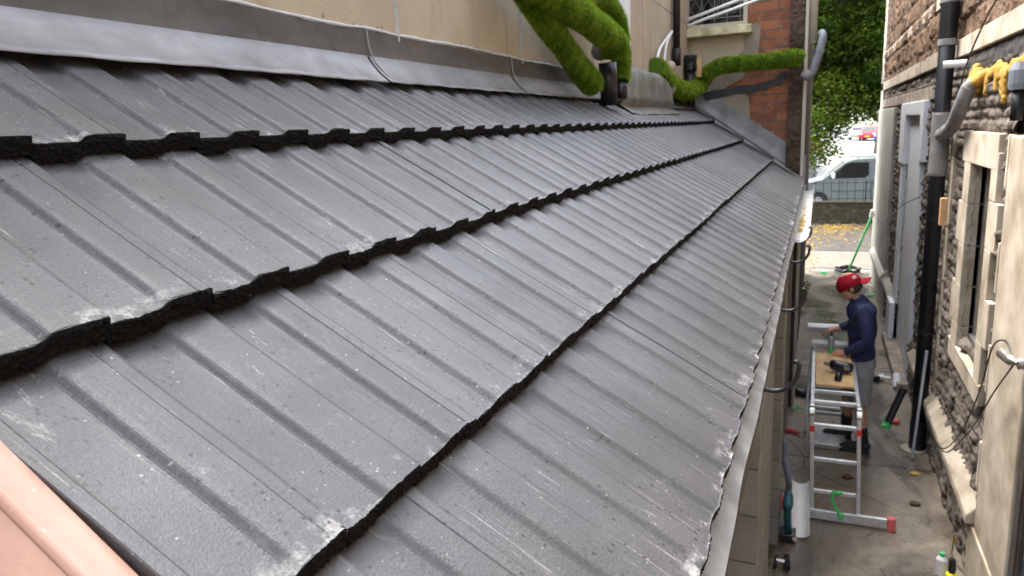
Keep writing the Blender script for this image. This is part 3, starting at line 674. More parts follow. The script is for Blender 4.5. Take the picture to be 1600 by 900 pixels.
# ---------------------------------------------------------------- pipes on the stone house
dp = tag(empty('drainpipe'), 'thick black plastic drainpipe with grey collars running down the stone house', 'pipe')
PX, PY = .925, 7.15
MB().tube([(PX, PY, -2.97), (PX, PY, 2.2)], .062, 28).build('pipe', M['black_pipe'], dp, smooth=True)
for z0, z1, m in ((-2.97, -2.72, 'black_pipe'), (.86, .90, 'grey_pipe'), (.585, .855, 'black_pipe'), (.53, .58, 'grey_pipe')):
    MB().tube([(PX, PY, z0), (PX, PY, z1)], .068 if m != 'grey_pipe' else .071, 28).build('collar', M[m], dp, smooth=False, bevel=.002)
MB().tube([(PX, PY, -.52), (PX, PY, -.50), (PX, PY, -.22), (PX, PY, -.02), (PX, PY, 0)], [.069, .074, .071, .074, .069], 28).build('branch_socket', M['grey_pipe'], dp)
for z in (-.9, -1.9): MB().tube([(PX, PY, z), (PX, PY, z+.03)], .067, 28).build('bracket', M['black_pl'], dp).parent = dp
for z in (-.9, -1.9): MB().box(.93, 1.0, PY-.02, PY+.02, z, z+.03).build('wall_bracket', M['black_pl'], dp)
mb = MB(); mb.tube([(PX-.01, PY-.064, -2.72), (PX-.01, PY-.072, -2.72)], .018, 12); mb.build('inspection_hole', M['deck'], dp)
br = tag(empty('branch_pipe'), 'grey curved waste pipe elbow joining the black drainpipe under the yellow foam', 'pipe')
MB().tube(curve([(1.05, 6.10, .22), (.955, 6.12, .17), (.918, 6.2, .04), (.915, 6.45, -.09), (.92, 6.8, -.15), (PX, 7.12, -.18)], 8), .050, 20).build('elbow', M['grey_pipe'], br, smooth=True)
for a, b in (((.955, 6.12, .17), (.945, 6.135, .145)), ((.92, 6.75, -.143), (.9205, 6.79, -.149)),):
    MB().tube([a, b], .057, 20).build('rim', M['grey_pipe'], br, bevel=.002)
tag(MB().tube([(1.02, 6.75, .36), (.86, 6.78, .36)], .028, 14, cap=False).tube([(1.02, 6.75, .36), (.862, 6.78, .36)], .020, 14, cap=True).build('overflow_pipe', M['white_pl'], smooth=False), 'short white plastic overflow stub sticking out of the stone wall', 'pipe')
dk = tag(empty('downpipe'), 'dark grey pipe hopper and downpipe at the right edge beside the yellow foam', 'pipe')
MB().tube([(.955, 4.72, -.06), (.955, 4.72, .10)], .028, 14).build('pipe', M['black_pipe'], dk, smooth=True)
MB().tube([(.955, 4.72, .10), (.955, 4.72, .13), (.955, 4.72, .2), (.955, 4.72, .24)], [.045, .05, .05, .035], 14).build('hopper', M['bluegrey_pipe'], dk)
# mustard foam
mb = MB()
for k in range(150):
    y = random.uniform(4.3, 6.45); hh = .235+random.gauss(0, .014)+.012*math.sin(y*9)
    mb.ball((.990+random.uniform(-.008, .008), y, hh), random.uniform(.016, .028), random.uniform(.05, .12), random.uniform(.022, .042), 9, 6)
for y0, l in ((5.35, .17), (5.42, .12), (5.6, .08), (5.9, .10), (4.95, .09), (5.1, .05), (4.7, .12)):
    for k in range(9): mb.ball((.978, y0+random.gauss(0, .012), .2-l*k/9), .020, .030-.001*k, .02, 9, 6)
for k in range(26): mb.ball((.95+random.uniform(-.02, .03), random.gauss(6.15, .08), random.gauss(.21, .035)), .035, .05, .04, 9, 6)
foam_ = remesh('expanding_foam', mb, M['foam'], None, .009, 2); foam_.location.x += .035; foam_['label'] = 'lumpy mustard yellow foam smeared along the stone courses and round the grey elbow'; foam_['category'] = 'foam'
tag(MB().box(.925, .975, 6.83, 6.90, -.90, -.68).build('wood_block', M['wood'], bevel=.003), 'small pale orange wooden batten fixed to the stone wall right of the black drainpipe', 'batten')
# security lamp and its cables
lm = tag(empty('wall_lamp'), 'small silver spotlight fixed by the door jamb with black cables hanging from it', 'lamp')
MB().tube([(1.006, 4.12, -1.22), (.94, 4.12, -1.22)], .03, 16).build('base', M['steel'], lm, bevel=.003)
MB().tube([(.94, 4.12, -1.22), (.92, 4.16, -1.22), (.905, 4.27, -1.215)], [.012, .026, .03], 16).build('lamp_head', M['steel'], lm)
def cable(nm, pts, r, label, mat='black_pl'):
    return tag(MB().tube(curve(pts, 8), r, 6).build(nm, M[mat], smooth=True), label, 'cable')
cable('cable', [(.925, 4.14, -1.22), (.92, 4.30, -1.16), (.925, 4.60, -1.28), (.928, 4.82, -1.60), (.92, 5.2, -2.02), (.90, 5.7, -2.36), (.89, 6.3, -2.44), (.90, 6.8, -2.42)], .0045, 'upper black cable looping from the silver wall lamp down to the stone ledge')
cable('cable', [(.925, 4.14, -1.24), (.925, 4.50, -1.52), (.928, 4.80, -1.78), (.92, 5.1, -2.02), (.90, 5.5, -2.30), (.89, 5.9, -2.42)], .0045, 'lower black cable running from the silver wall lamp down across the window quoins')
cable('cable', [(.9, 14.5, -1.67), (.92, 12.6, -1.62), (.9, 11.1, -1.35), (.91, 9.4, -1.0), (.9, 8.0, -.78)], .006, 'thin dark wire strung along the stone house past the white doorway')
cable('cable', [(.95, 6.6, .05), (.93, 6.3, .25), (.93, 6.0, .42), (.93, 5.5, .60), (.94, 5.0, .72), (.94, 4.2, .9)], .006, 'black cable rising diagonally over the pale string course to the upper right')

# ---------------------------------------------------------------- artificial-grass wrapped pipes
def grass_tube(mb_pts, rad, dens=5200, L=.016, BW=.0018):
    rad = [q*random.uniform(.90, 1.08) for q in rad]
    pts = [Vector(p) for p in mb_pts]; V = []; F = []; rn = []
    m = MB().tube(pts, [r*.93 for r in rad], 16); b = len(m.V)
    V = list(m.V); F = list(m.F); rn = [.05]*b
    seg = [(pts[i+1]-pts[i]).length for i in range(len(pts)-1)]; tot = sum(seg)
    area = tot*2*math.pi*sum(rad)/len(rad); N = int(area*dens*10)
    cum = np.cumsum([0]+seg)
    for k in range(N):
        d = random.random()*tot; i = min(int(np.searchsorted(cum, d))-1, len(seg)-1); i = max(i, 0); f = (d-cum[i])/seg[i]
        p = pts[i].lerp(pts[i+1], f); ax = (pts[i+1]-pts[i]).normalized(); r = rad[i]*(1-f)+rad[i+1]*f
        o = ax.orthogonal().normalized(); t = random.random()*2*math.pi; nrm = o*math.cos(t)+ax.cross(o)*math.sin(t)
        q = p+nrm*r*.92; dv = (nrm+Vector((random.gauss(0, .35), random.gauss(0, .35), random.gauss(-.1, .35)))).normalized()
        w = dv.cross(Vector((random.gauss(0, 1), random.gauss(0, 1), random.gauss(0, 1)))).normalized()*BW
        l = L*random.uniform(.6, 1.3); n0 = len(V); V += [q-w, q+w, q+dv*l]; F.append((n0, n0+1, n0+2)); c = min(1, max(0, .45*random.random()+.55*(.5+.9*math.sin(q.x*31+q.z*23)*math.sin(q.y*27+q.z*41)*.5+.25*math.sin(q.y*71+q.x*50)))); rn += [c*.5, c*.5, c]
    return V, F, rn
def grass_obj(nm, tubes, parent, **k):
    V, F, rn = [], [], []
    for p, r in tubes:
        if not isinstance(r, list): r = [r]*len(p)
        v, f, n_ = grass_tube(p, r, **k); b = len(V); V += v; F += [tuple(i+b for i in q) for q in f]; rn += n_
    return mesh_obj(nm, V, F, M['moss'], parent, rnd=rn)
gp = tag(empty('wrapped_pipe'), 'cluster of pipes wrapped in bright green artificial grass against the beige wall', 'pipe')
grass_obj('sleeve', [(curve([(-1.12, 2.75, .62), (-1.10, 3.05, .585), (-1.08, 3.5, .535), (-1.06, 3.95, .475), (-1.05, 4.10, .44), (-1.06, 4.12, .36)], 4), .070)], gp, dens=4600, L=.017, BW=.0022)
grass_obj('sleeve', [(curve([(-1.17, 2.95, .62), (-1.17, 3.2, .52), (-1.16, 3.5, .40), (-1.15, 3.75, .30), (-1.13, 3.93, .22)], 4), [.052]*12+[.062]*5)], gp, dens=4600, L=.017, BW=.0022)
grass_obj('sleeve', [(curve([(-1.15, 3.75, .60), (-1.14, 3.95, .68), (-1.12, 4.2, .675), (-1.10, 4.36, .58), (-1.10, 4.42, .46), (-1.10, 4.42, .32), (-1.10, 4.40, .26)], 4), .052)], gp, dens=4600, L=.017, BW=.0022)
MB().tube([(-1.14, 4.30, .13), (-1.14, 4.28, .24), (-1.14, 4.26, .36)], .052, 16).build('pipe', M['black_pl'], gp, smooth=True)  # black stub standing in for the dark shadow between the sleeves
MB().tube([(-1.10, 4.40, .255), (-1.10, 4.40, .16)], .040, 16).build('pipe', M['black_pl'], gp, smooth=True)  # second black stub, also in place of shadow between the sleeves
MB().ball((-1.17, 4.22, .42), .05, .07, .05).build('lead_wrap', M['lead'], gp)
gp2 = tag(empty('wrapped_pipe'), 'long pipe wrapped in green artificial grass crossing in front of the brick wall', 'pipe')
def cr(p): return curve(p, 3)
q2 = cr([(-1.23, 6.05, .445), (-1.23, 6.25, .42), (-1.22, 6.70, .33), (-1.18, 7.28, .30), (-1.14, 7.68, .35), (-1.05, 7.70, .47), (-.95, 7.72, .53), (-.83, 7.74, .545), (-.5, 7.76, .55), (-.26, 7.78, .57), (-.19, 7.80, .56)])
grass_obj('sleeve', [(q2, [.072]*len(q2))], gp2, dens=2600, L=.024, BW=.0040)
MB().ball((-1.20, 6.56, .33), .045, .05, .085).build('tied_wrap', M['lead_pale'], gp2, smooth=True)
MB().box(-1.14, -1.10, 7.60, 7.66, .44, .62).build('wooden_peg', M['ply'], gp2, bevel=.003)
wp = tag(empty('waste_pipe'), 'blue grey plastic waste pipe elbow at the corner end of the green wrapped pipe', 'pipe')
MB().tube(curve([(-.10, 7.78, .40), (-.075, 7.78, .48), (-.035, 7.78, .62), (-.015, 7.79, .74), (-.03, 7.84, .78)], 6), .036, 14).build('pipe', M['bluegrey_pipe'], wp, smooth=True)
MB().tube([(-.038, 7.78, .60), (-.032, 7.78, .64)], .041, 14).build('rim', M['bluegrey_pipe'], wp)
MB().ball((-.14, 7.78, .40), .06, .05, .05).build('socket', M['grey_pipe'], wp, smooth=True)
tag(MB().tube([(-.10, 7.9, .70), (-.10, 7.9, 2.4)], .034, 14).build('downpipe', M['cream_pl'], smooth=True), 'cream painted downpipe on the corner of the brick house in front of the tree', 'pipe')
sv_ = tag(empty('soil_vent'), 'black soil vent pipe with a crown shaped cap standing at the top of the roof', 'pipe')
MB().tube([(-1.22, 7.7, .02), (-1.22, 7.7, .52)], .052, 20).build('pipe', M['black_pl'], sv_, smooth=True)
mb = MB(); mb.tube([(-1.22, 7.7, .50), (-1.22, 7.7, .52), (-1.22, 7.7, .58), (-1.22, 7.7, .60)], [.052, .068, .062, .045], 20).tube([(-1.22, 7.7, .625), (-1.22, 7.7, .64)], .066, 20)
for k in range(10): t = k*math.pi/5; mb.box(-1.22+.055*math.cos(t)-.008, -1.22+.055*math.cos(t)+.008, 7.7+.055*math.sin(t)-.008, 7.7+.055*math.sin(t)+.008, .59, .66)
mb.build('vent_cap', M['black_pl'], sv_)
rp = tag(empty('rainwater_pipe'), 'slim black downpipe in the corner between the beige wall and the brick wall', 'pipe')
MB().tube([(-1.235, 7.02, .56), (-1.235, 7.02, 1.85)], .033, 16).build('pipe', M['black_pipe'], rp, smooth=True)
MB().tube([(-1.235, 7.02, .52), (-1.235, 7.02, .67)], .041, 16).build('collar', M['black_pipe'], rp, smooth=True)
mb = MB(); 
cable('conduit', [(-1.27, 7.88, 1.02), (-1.1, 7.84, 1.06), (-.75, 7.84, 1.16), (-.3, 7.84, 1.30)], .014, 'upper pale conduit slanting across the leaded window', 'white_pl')
cable('conduit', [(-1.27, 7.86, .955), (-1.1, 7.82, 1.0), (-.75, 7.82, 1.09), (-.3, 7.82, 1.22)], .014, 'lower pale conduit slanting across the leaded window', 'white_pl')
cable('hose', [(-1.245, 6.85, .80), (-1.245, 6.6, .68), (-1.245, 6.5, .54), (-1.245, 6.45, .40)], .012, 'right strand of white hose hanging in the corner behind the lead saddle', 'white_pl')
cable('hose', [(-1.25, 6.80, .78), (-1.25, 6.36, .62), (-1.25, 6.2, .50), (-1.25, 6.15, .40)], .012, 'left strand of white hose hanging in the corner behind the lead saddle', 'white_pl')
tag(MB().ball((-1.22, 6.62, .485), .05, .055, .05).build('wrapped_bundle', M['ashlar'], smooth=True), 'rounded pale bundle tucked in the corner behind the green sleeve', 'bundle')

# ---------------------------------------------------------------- gutter and brackets
gt = tag(empty('gutter'), 'white half round gutter length with leaf litter under the far end of the eaves', 'gutter')
def halfpipe(a, b, r, t=.003, n=14, upv=(0, 0, 1)):
    a = Vector(a); b = Vector(b); d = (b-a).normalized(); sx = d.cross(Vector(upv)).normalized(); uz = sx.cross(d)
    V = []
    for p in (a, b):
        for rr in (r, r-t):
            for k in range(n+1):
                th = math.pi+math.pi*k/n; V.append(p+sx*math.cos(th)*rr+uz*math.sin(th)*rr)
    m = n+1; F = []
    for k in range(n):
        F += [(k, k+1, 2*m+k+1, 2*m+k), (m+k, 3*m+k, 3*m+k+1, m+k+1), (k, m+k, m+k+1, k+1), (2*m+k, 2*m+k+1, 3*m+k+1, 3*m+k)]
    F += [(0, 2*m, 3*m, m), (n, m+n, 3*m+n, 2*m+n)]
    return V, F
V, F = halfpipe((-.095, 4.62, -.655), (-.095, 7.98, -.655), .060); mesh_obj('gutter_trough', V, F, M['white_pl'], gt, smooth=False)
mb = MB()
for k in range(140):
    y = 5.0+abs(random.gauss(0, .9)); a = random.random()*6.28; x = -.09+random.gauss(0, .012); s_ = random.uniform(.006, .016)
    z = -.706+random.random()*.008; mb.add([(x-s_*math.cos(a), y-s_*math.sin(a), z), (x+s_*math.sin(a), y-s_*math.cos(a), z+.006), (x+s_*math.cos(a), y+s_*math.sin(a), z+.002), (x-s_*math.sin(a), y+s_*math.cos(a), z+.003)], [(0, 1, 2, 3)])
o = mb.build('leaf_litter', M['yleaf'], gt); o['kind'] = 'stuff'
wh = ['nearest', 'second', 'third', 'fourth']
def bracket():
    r = empty('gutter_bracket')
    th = [math.pi+math.pi*k/14 for k in range(15)]
    pts = [(.064*math.cos(t), 0, .064*math.sin(t)) for t in th]+[(.066, 0, .012), (.060, 0, .022), (.050, 0, .020)]
    MB().tube([(-.050, 0, -.035)]+[p for p in pts if p[2] < -.035 or p[0] > 0], .0065, 8).build('hook', M['black_pl'], r, smooth=True)
    MB().box(-.052, -.040, -.018, .018, -.075, .045).build('back_plate', M['black_pl'], r, bevel=.002); return r
b0 = bracket()
names = ['nearest black gutter bracket, an empty hook at the eaves level with the work platform', 'second empty black gutter bracket from the camera along the eaves', 'third empty black gutter bracket, next to the white gutter end', 'black gutter bracket holding up the near end of the white gutter']
for i, (y, lb) in enumerate(zip((1.97, 2.87, 3.9, 4.66), names)):
    r = b0 if i == 0 else b0.copy()
    if i:
        COL.objects.link(r)
        for ch in list(b0.children): c = ch.copy(); COL.objects.link(c); c.parent = r
    r.location = (-.092, y, -.640-(.012 if i == 3 else 0)); tag(r, lb, 'bracket', 'gutter brackets along the eaves')

# ---------------------------------------------------------------- work platform (folded ladder)
wpf = tag(empty('work_platform'), 'aluminium folding ladder set up as a work platform with red bands and a wooden board', 'ladder')
ZT = -2.14
for x0, x1 in ((.055, .025), (.375, .345)):
    MB().obox((x0, 5.62, -2.96), (x1, 5.64, ZT-.02), .028, .062, (0, 1, 0)).build('leg', M['alu'], wpf, bevel=.003)
    MB().obox((x1, 5.66, ZT), (x1, 7.5, ZT), .028, .062).build('side_rail', M['alu'], wpf, bevel=.003)
    MB().obox((x1-.02, 7.5, ZT-.02), (x1-.05, 7.3, -2.99), .026, .058, (0, 1, 0)).build('leg', M['alu_dull'], wpf, bevel=.003)
    MB().tube([(x1-.02, 5.65, ZT-.01), (x1+.02, 5.65, ZT-.01)], .048, 16).box(x1-.018, x1+.018, 5.62, 5.69, ZT-.1, ZT+.05).build('hinge', M['steel'], wpf, bevel=.004)
    xm = x0+(x1-x0)*.82; MB().obox((xm, 5.635, ZT-.155), (xm-.001, 5.635, ZT-.11), .034, .070, (0, 1, 0)).build('red_band', M['red_pl'], wpf)
for z in (-2.25, -2.52, -2.78): 
    xm = .055-.03*(z+2.96)/.8; MB().obox((xm+.01, 5.63, z), (xm+.31, 5.63, z), .03, .030).build('rung', M['alu'], wpf, bevel=.004)
for y in (5.83, 6.08, 7.0, 7.35): MB().obox((.035, y, ZT), (.335, y, ZT), .030, .030).build('rung', M['alu'], wpf, bevel=.004)
for y, z in ((7.36, -2.55), (7.33, -2.8)): MB().obox((.0, y, z), (.30, y, z), .03, .03).build('rung', M['alu_dull'], wpf, bevel=.004)
MB().obox((.035, 5.58, -2.945), (.60, 5.58, -2.945), .03, .075).build('stabiliser_bar', M['alu'], wpf, bevel=.004)
MB().box(.565, .625, 5.555, 5.605, -2.998, -2.895).build('end_cap', M['red_faded'], wpf, bevel=.008)
bd_ = tag(MB().box(.042, .328, 6.10, 6.98, ZT+.034, ZT+.052).build('wooden_board', M['ply'], bevel=.003), 'small plywood board lying on top of the aluminium work platform', 'board')
# things on the platform
V, F = halfpipe((-.04, 7.55, ZT+.115), (.34, 7.55, ZT+.115), .062, upv=(0, -.6, -1)); g1 = tag(mesh_obj('gutter_offcut', V, F, M['white_pl']), 'white half round gutter offcut lying across the far end of the work platform', 'gutter')
V, F = halfpipe((-.0, 7.2, ZT+.095), (.33, 7.2, ZT+.095), .055, upv=(0, 0, 1)); g2 = tag(mesh_obj('gutter_offcut', V, F, M['white_pl']), 'white gutter offcut on the work platform just in front of the farthest one', 'gutter')
hg = tag(empty('heat_gun'), 'black heat gun with a silver nozzle lying on the plywood board', 'power tool')
zb = ZT+.055
MB().tube([(.15, 6.45, zb+.06), (.16, 6.45, zb+.06), (.20, 6.44, zb+.055), (.29, 6.42, zb+.05), (.32, 6.41, zb+.05)], [.026, .040, .045, .045, .034], 16).build('body', M['black_pl'], hg, smooth=True)
MB().tube([(.235, 6.42, zb+.035), (.215, 6.28, zb+.026), (.21, 6.20, zb+.026)], [.026, .024, .030], 12).build('handle', M['black_pl'], hg, smooth=True)
MB().tube([(.15, 6.45, zb+.06), (.105, 6.46, zb+.062)], [.022, .016], 12).build('nozzle', M['steel'], hg)
MB().box(.255, .30, 6.375, 6.38, zb+.04, zb+.07).build('label_panel', M['grey_pipe'], hg)
# cleaner bottle in the man's hand
bt = tag(empty('solvent_bottle'), 'slim clear and green bottle held in the hand of the person over the platform', 'bottle')
MB().tube([(.165, 6.98, ZT+.035), (.165, 6.98, ZT+.12)], .022, 14).build('bottle_body', M['green_tape'], bt)
MB().tube([(.165, 6.98, ZT+.12), (.165, 6.98, ZT+.20), (.165, 6.98, ZT+.215)], [.026, .026, .014], 14).build('label_sleeve', M['alu_dull'], bt)
MB().tube([(.165, 6.98, ZT+.215), (.165, 6.98, ZT+.25)], .012, 12).build('cap', M['black_pl'], bt)

# ---------------------------------------------------------------- person
man = tag(empty('person'), 'person in a backwards red cap, navy sweater and grey shorts bending over the work platform', 'person')
PO = Vector((0, 0, 0))
# joints (camera-space metres)
pel = (.425, 7.05, -2.16); spn = (.415, 7.05, -1.98); chs = (.395, 7.05, -1.76); nk0 = (.385, 7.05, -1.62); nk1 = (.345, 7.05, -1.555)
shL, elL, wrL, hdL = (.405, 6.88, -1.655), (.455, 6.82, -1.93), (.265, 6.90, -2.055), (.205, 6.93, -2.075)
shR, elR, wrR, hdR = (.385, 7.22, -1.655), (.36, 7.30, -1.89), (.225, 7.27, -1.925), (.165, 7.24, -1.935)
hpL, knL, anL = (.430, 6.96, -2.24), (.425, 6.955, -2.58), (.475, 6.96, -2.925)
hpR, knR, anR = (.420, 7.14, -2.24), (.345, 7.19, -2.58), (.335, 7.26, -2.90)
J_ = [pel, spn, chs, nk0, nk1, shL, elL, wrL, shR, elR, wrR, hpL, knL, anL, hpR, knR, anR]
E_ = [(0, 1), (1, 2), (2, 3), (3, 4), (2, 5), (5, 6), (6, 7), (2, 8), (8, 9), (9, 10), (0, 11), (11, 12), (12, 13), (0, 14), (14, 15), (15, 16)]
Rd = [.105, .095, .10, .052, .048, .055, .042, .028, .055, .042, .028, .085, .056, .038, .085, .056, .038]
body = MB(); V, F = skin_chain(J_, Rd, E_); body.add(V, F)
# head: turned towards -X and tilted down
tilt = R(32); hc = Vector((.292, 7.05, -1.475))
def hd(f, sd2, u):   # forward (towards -X, tilted down), side (+Y), up
    return hc + Vector((-math.cos(tilt), 0, -math.sin(tilt)))*f + Vector((0, 1, 0))*sd2 + Vector((-math.sin(tilt), 0, math.cos(tilt)))*u
rotm = Matrix(((-math.cos(tilt), 0, -math.sin(tilt)), (0, 1, 0), (-math.sin(tilt), 0, math.cos(tilt)))).transposed()
rotm = Matrix((Vector((-math.cos(tilt), 0, -math.sin(tilt))), Vector((0, 1, 0)), Vector((-math.sin(tilt), 0, math.cos(tilt))))).transposed()
def hball(f, sd2, u, a, b, c): body.ball(hd(f, sd2, u), a, b, c, 16, 10, rot=rotm)
hball(-.012, 0, .025, .098, .076, .095); hball(.035, 0, -.035, .060, .058, .078); hball(.062, 0, -.088, .026, .026, .022)
hball(.03, 0, -.07, .05, .052, .045)
hball(.098, 0, -.022, .016, .012, .024); hball(.110, 0, -.034, .013, .015, .011); hball(.082, 0, .018, .018, .045, .012)
hball(.090, 0, -.060, .014, .026, .008); hball(.088, 0, -.072, .013, .022, .007); hball(.066, .036, -.03, .02, .018, .02); hball(.066, -.036, -.03, .02, .018, .02)
for sgn in (1, -1): hball(-.008, sgn*.077, -.018, .018, .010, .032)
def hand(wr, palm, fdirs, thumb, out):
    wr = Vector(wr); palm = Vector(palm); d = (palm-wr).normalized(); sdv = Vector(out); sdv = (sdv-d*sdv.dot(d)).normalized(); nn = d.cross(sdv)
    body.tube([wr-d*.01, wr+d*.015, palm-d*.01, palm+d*.025], [.026, .030, .037, .030], 12, flat=.62 if abs(nn.z) > .3 else .62)
    for k, ln in enumerate((.070, .080, .075, .060)):
        b = palm+d*.02+sdv*(.027-.018*k); fd = Vector(fdirs).normalized()
        p1 = b+(d*.8+fd*.3).normalized()*ln*.42; p2 = p1+(d*.35+fd*.9).normalized()*ln*.33; p3 = p2+(fd-d*.25).normalized()*ln*.28
        body.tube([b, p1, p2, p3], [.0098, .0092, .0085, .007], 8)
        body.ball(p3, .007, n=8, m=6)
    t0 = palm-d*.02+sdv*.026; t1 = t0+(sdv+d*.7+fd*.2).normalized()*.036; t2 = t1+(d+fd*.7-sdv*.1).normalized()*.032
    body.tube([t0, t1, t2], [.013, .0115, .009], 8); body.ball(t2, .009, n=8, m=6)
hand(wrL, hdL, (-.2, 0, -1), None, (0, .9, .35)); hand(wrR, hdR, (-.3, -.1, -1), None, (0, -.9, .35))
for an, toe in ((anL, (-1, 0)), (anR, (-1, -.05))):
    a = Vector(an); f0 = Vector((toe[0], toe[1], 0)).normalized(); body.tube([a, Vector((a.x, a.y, -2.955))+f0*.01, Vector((a.x, a.y, -2.97))+f0*.12, Vector((a.x, a.y, -2.975))+f0*.17], [.038, .036, .028, .02], 10)
bo = remesh('body', body, M['skin'], man, .0055, 3)
# sweater
swt = MB(); J2 = [pel[:2]+(-2.15,), spn, chs, (.392, 7.05, -1.64), shL, elL, (.285, 6.885, -2.04), shR, elR, (.245, 7.275, -1.918)]
V, F = skin_chain(J2, [(.112, .118), (.118, .122), (.130, .150), .066, .074, .060, .040, .074, .060, .040], [(0, 1), (1, 2), (2, 3), (2, 4), (4, 5), (5, 6), (2, 7), (7, 8), (8, 9)]); swt.add(V, F)
swt.ball((.415, 7.05, -1.86), .125, .165, .22); swt.ball((.42, 7.05, -2.08), .118, .158, .13)
swt.ball((.415, 7.05, -1.70), .115, .175, .10); swt.ball((.40, 7.05, -1.645), .085, .15, .055); swt.tube([(.405, 7.05, -1.68), (.375, 7.05, -1.61), (.355, 7.05, -1.575)], [.10, .078, .062], 16); swt.ball((.345, 7.05, -1.70), .07, .11, .10); swt.tube([(.352, 7.05, -1.585), (.372, 7.05, -1.615)], .062, 14)
swt.tube([(.30, 6.88, -2.035), (.282, 6.886, -2.043)], [.040, .037], 12).tube([(.26, 7.278, -1.912), (.240, 7.274, -1.92)], [.040, .037], 12)
remesh('sweater', swt, M['navy'], man, .0065, 4)
sht = MB(); sht.ball((.43, 7.05, -2.17), .118, .152, .13)
for h_, k_ in ((hpL, knL), (hpR, knR)):
    h_ = Vector(h_); k_ = Vector(k_); sht.tube([h_+Vector((0, 0, .08)), h_, h_.lerp(k_, .5), h_.lerp(k_, .88)], [.09, .10, .088, .085], 18)
remesh('shorts', sht, M['shorts'], man, .0065, 3)
for (k_, a_) in ((knL, anL), (knR, anR)):
    k_ = Vector(k_); a_ = Vector(a_); MB().tube([k_.lerp(a_, .52), k_.lerp(a_, .55), k_.lerp(a_, .8), a_, a_-Vector((.01, 0, .03))], [.046, .049, .045, .042, .042], 14).build('sock', M['sock'], man, smooth=True)
    f0 = Vector((-1, 0, 0)); b = Vector((a_.x, a_.y, -2.985)); s2 = MB()
    s2.tube([b+Vector((.045, 0, .03)), b+Vector((.03, 0, .042)), b+Vector((-.02, 0, .045)), b+Vector((-.09, 0, .032)), b+Vector((-.16, 0, .022)), b+Vector((-.20, 0, .016))], [.030, .046, .050, .046, .040, .022], 14)
    s2.tube([b+Vector((0, 0, .03)), b+Vector((0, 0, .08))], [.05, .047], 14)
    sho = remesh('shoe', s2, M['shoe'], man, .006, 2)
    MB().tube([b+Vector((.05, 0, -.004)), b+Vector((.0, 0, -.004)), b+Vector((-.1, 0, -.004)), b+Vector((-.195, 0, -.004)), b+Vector((-.215, 0, -.004))], [.03, .045, .047, .038, .018], 14, flat=.2 if False else 1).build('sole', M['shoe'], sho).scale = (1, 1, 1)
hr = MB(); hr.ball(hd(-.025, 0, .0), .087, .080, .085, 18, 12, rot=rotm); hro = remesh('hair', hr, M['hair'], man, .006, 1)
# cap: dome, band, brim pointing backwards
cp = MB(); n_, m_ = 24, 9; V = []
for j in range(m_+1):
    ph = math.pi*.5*j/m_
    for k in range(n_):
        t = 2*math.pi*k/n_; V.append(hd(-.006+.108*math.sin(ph)*math.cos(t), .090*math.sin(ph)*math.sin(t), .026+.086*math.cos(ph)-.012*(math.sin(ph)**4)))
cp.add(V, [(j*n_+k, (j+1)*n_+k, (j+1)*n_+(k+1) % n_, j*n_+(k+1) % n_) for j in range(m_) for k in range(n_)])
V2 = []
for k in range(n_):
    t = 2*math.pi*k/n_; V2.append(hd(-.006+.108*math.cos(t), .090*math.sin(t), .014)); V2.append(hd(-.006+.106*math.cos(t), .088*math.sin(t), -.004))
cp.add(V2, [(2*k, 2*k+1, (2*k+3) % (2*n_), (2*k+2) % (2*n_)) for k in range(n_)])
cpo = cp.build('cap', M['cap'], man, smooth=True)
md = cpo.modifiers.new('sol', 'SOLIDIFY'); md.thickness = .004
V = []; 
for i in range(7):
    for k in range(11):
        t = (k/10-.5)*1.9; fr = i/6; e = .104+fr*.085*math.cos(t*.9); V.append(hd(-.006-e*math.cos(t*.62)*1.0, .092*math.sin(t)*(1-.12*fr), .006-.030*fr-.022*(abs(t)/.95)**2*(1-.3*fr)))
bm_ = mesh_obj('brim', V, [tuple(f) for f in grid_faces(7, 11)], M['cap'], cpo, smooth=True); md = bm_.modifiers.new('sol', 'SOLIDIFY'); md.thickness = .005
MB().ball(hd(-.075, -.062, .060), .019, .006, .016, 12, 8, rot=rotm).build('cap_badge', M['white_pl'], cpo)
for sg in (-1, 1): MB().ball(hd(.080, sg*.031, .0), .009, .013, .006, 10, 6, rot=rotm).build('eye', M['hair'], man)

# ---------------------------------------------------------------- things on the alley floor
V, F = halfpipe((-.02, 5.22, -2.93), (-.035, 5.62, -2.70), .062, upv=(0, -.45, .89)); o = tag(mesh_obj('gutter_offcut', V, F, M['white_pl']), 'white gutter offcut propped upright on the floor beside the teal drill', 'gutter')
drl = tag(empty('cordless_drill'), 'teal and black cordless drill standing by the concrete block pier', 'power tool')
MB().tube([(-.13, 5.22, -2.93), (-.145, 5.24, -2.80), (-.14, 5.25, -2.74)], [.026, .024, .03], 12).build('handle', M['teal'], drl, smooth=True)
MB().box(-.19, -.08, 5.17, 5.29, -2.99, -2.93).build('battery', M['black_pl'], drl, bevel=.008)
MB().tube([(-.145, 5.40, -2.70), (-.14, 5.30, -2.70), (-.14, 5.18, -2.70), (-.14, 5.13, -2.70)], [.02, .034, .036, .028], 14).build('body', M['teal'], drl, smooth=True)
MB().tube([(-.145, 5.38, -2.70), (-.145, 5.48, -2.70)], [.024, .014], 12).build('chuck', M['black_pl'], drl)
MB().ball((-.085, 5.165, -2.955), .018, .006, .018).build('button', M['cream_pl'], drl); MB().box(-.185, -.172, 5.2, 5.28, -2.76, -2.66).build('side_clip', M['red_pl'], drl, bevel=.003)
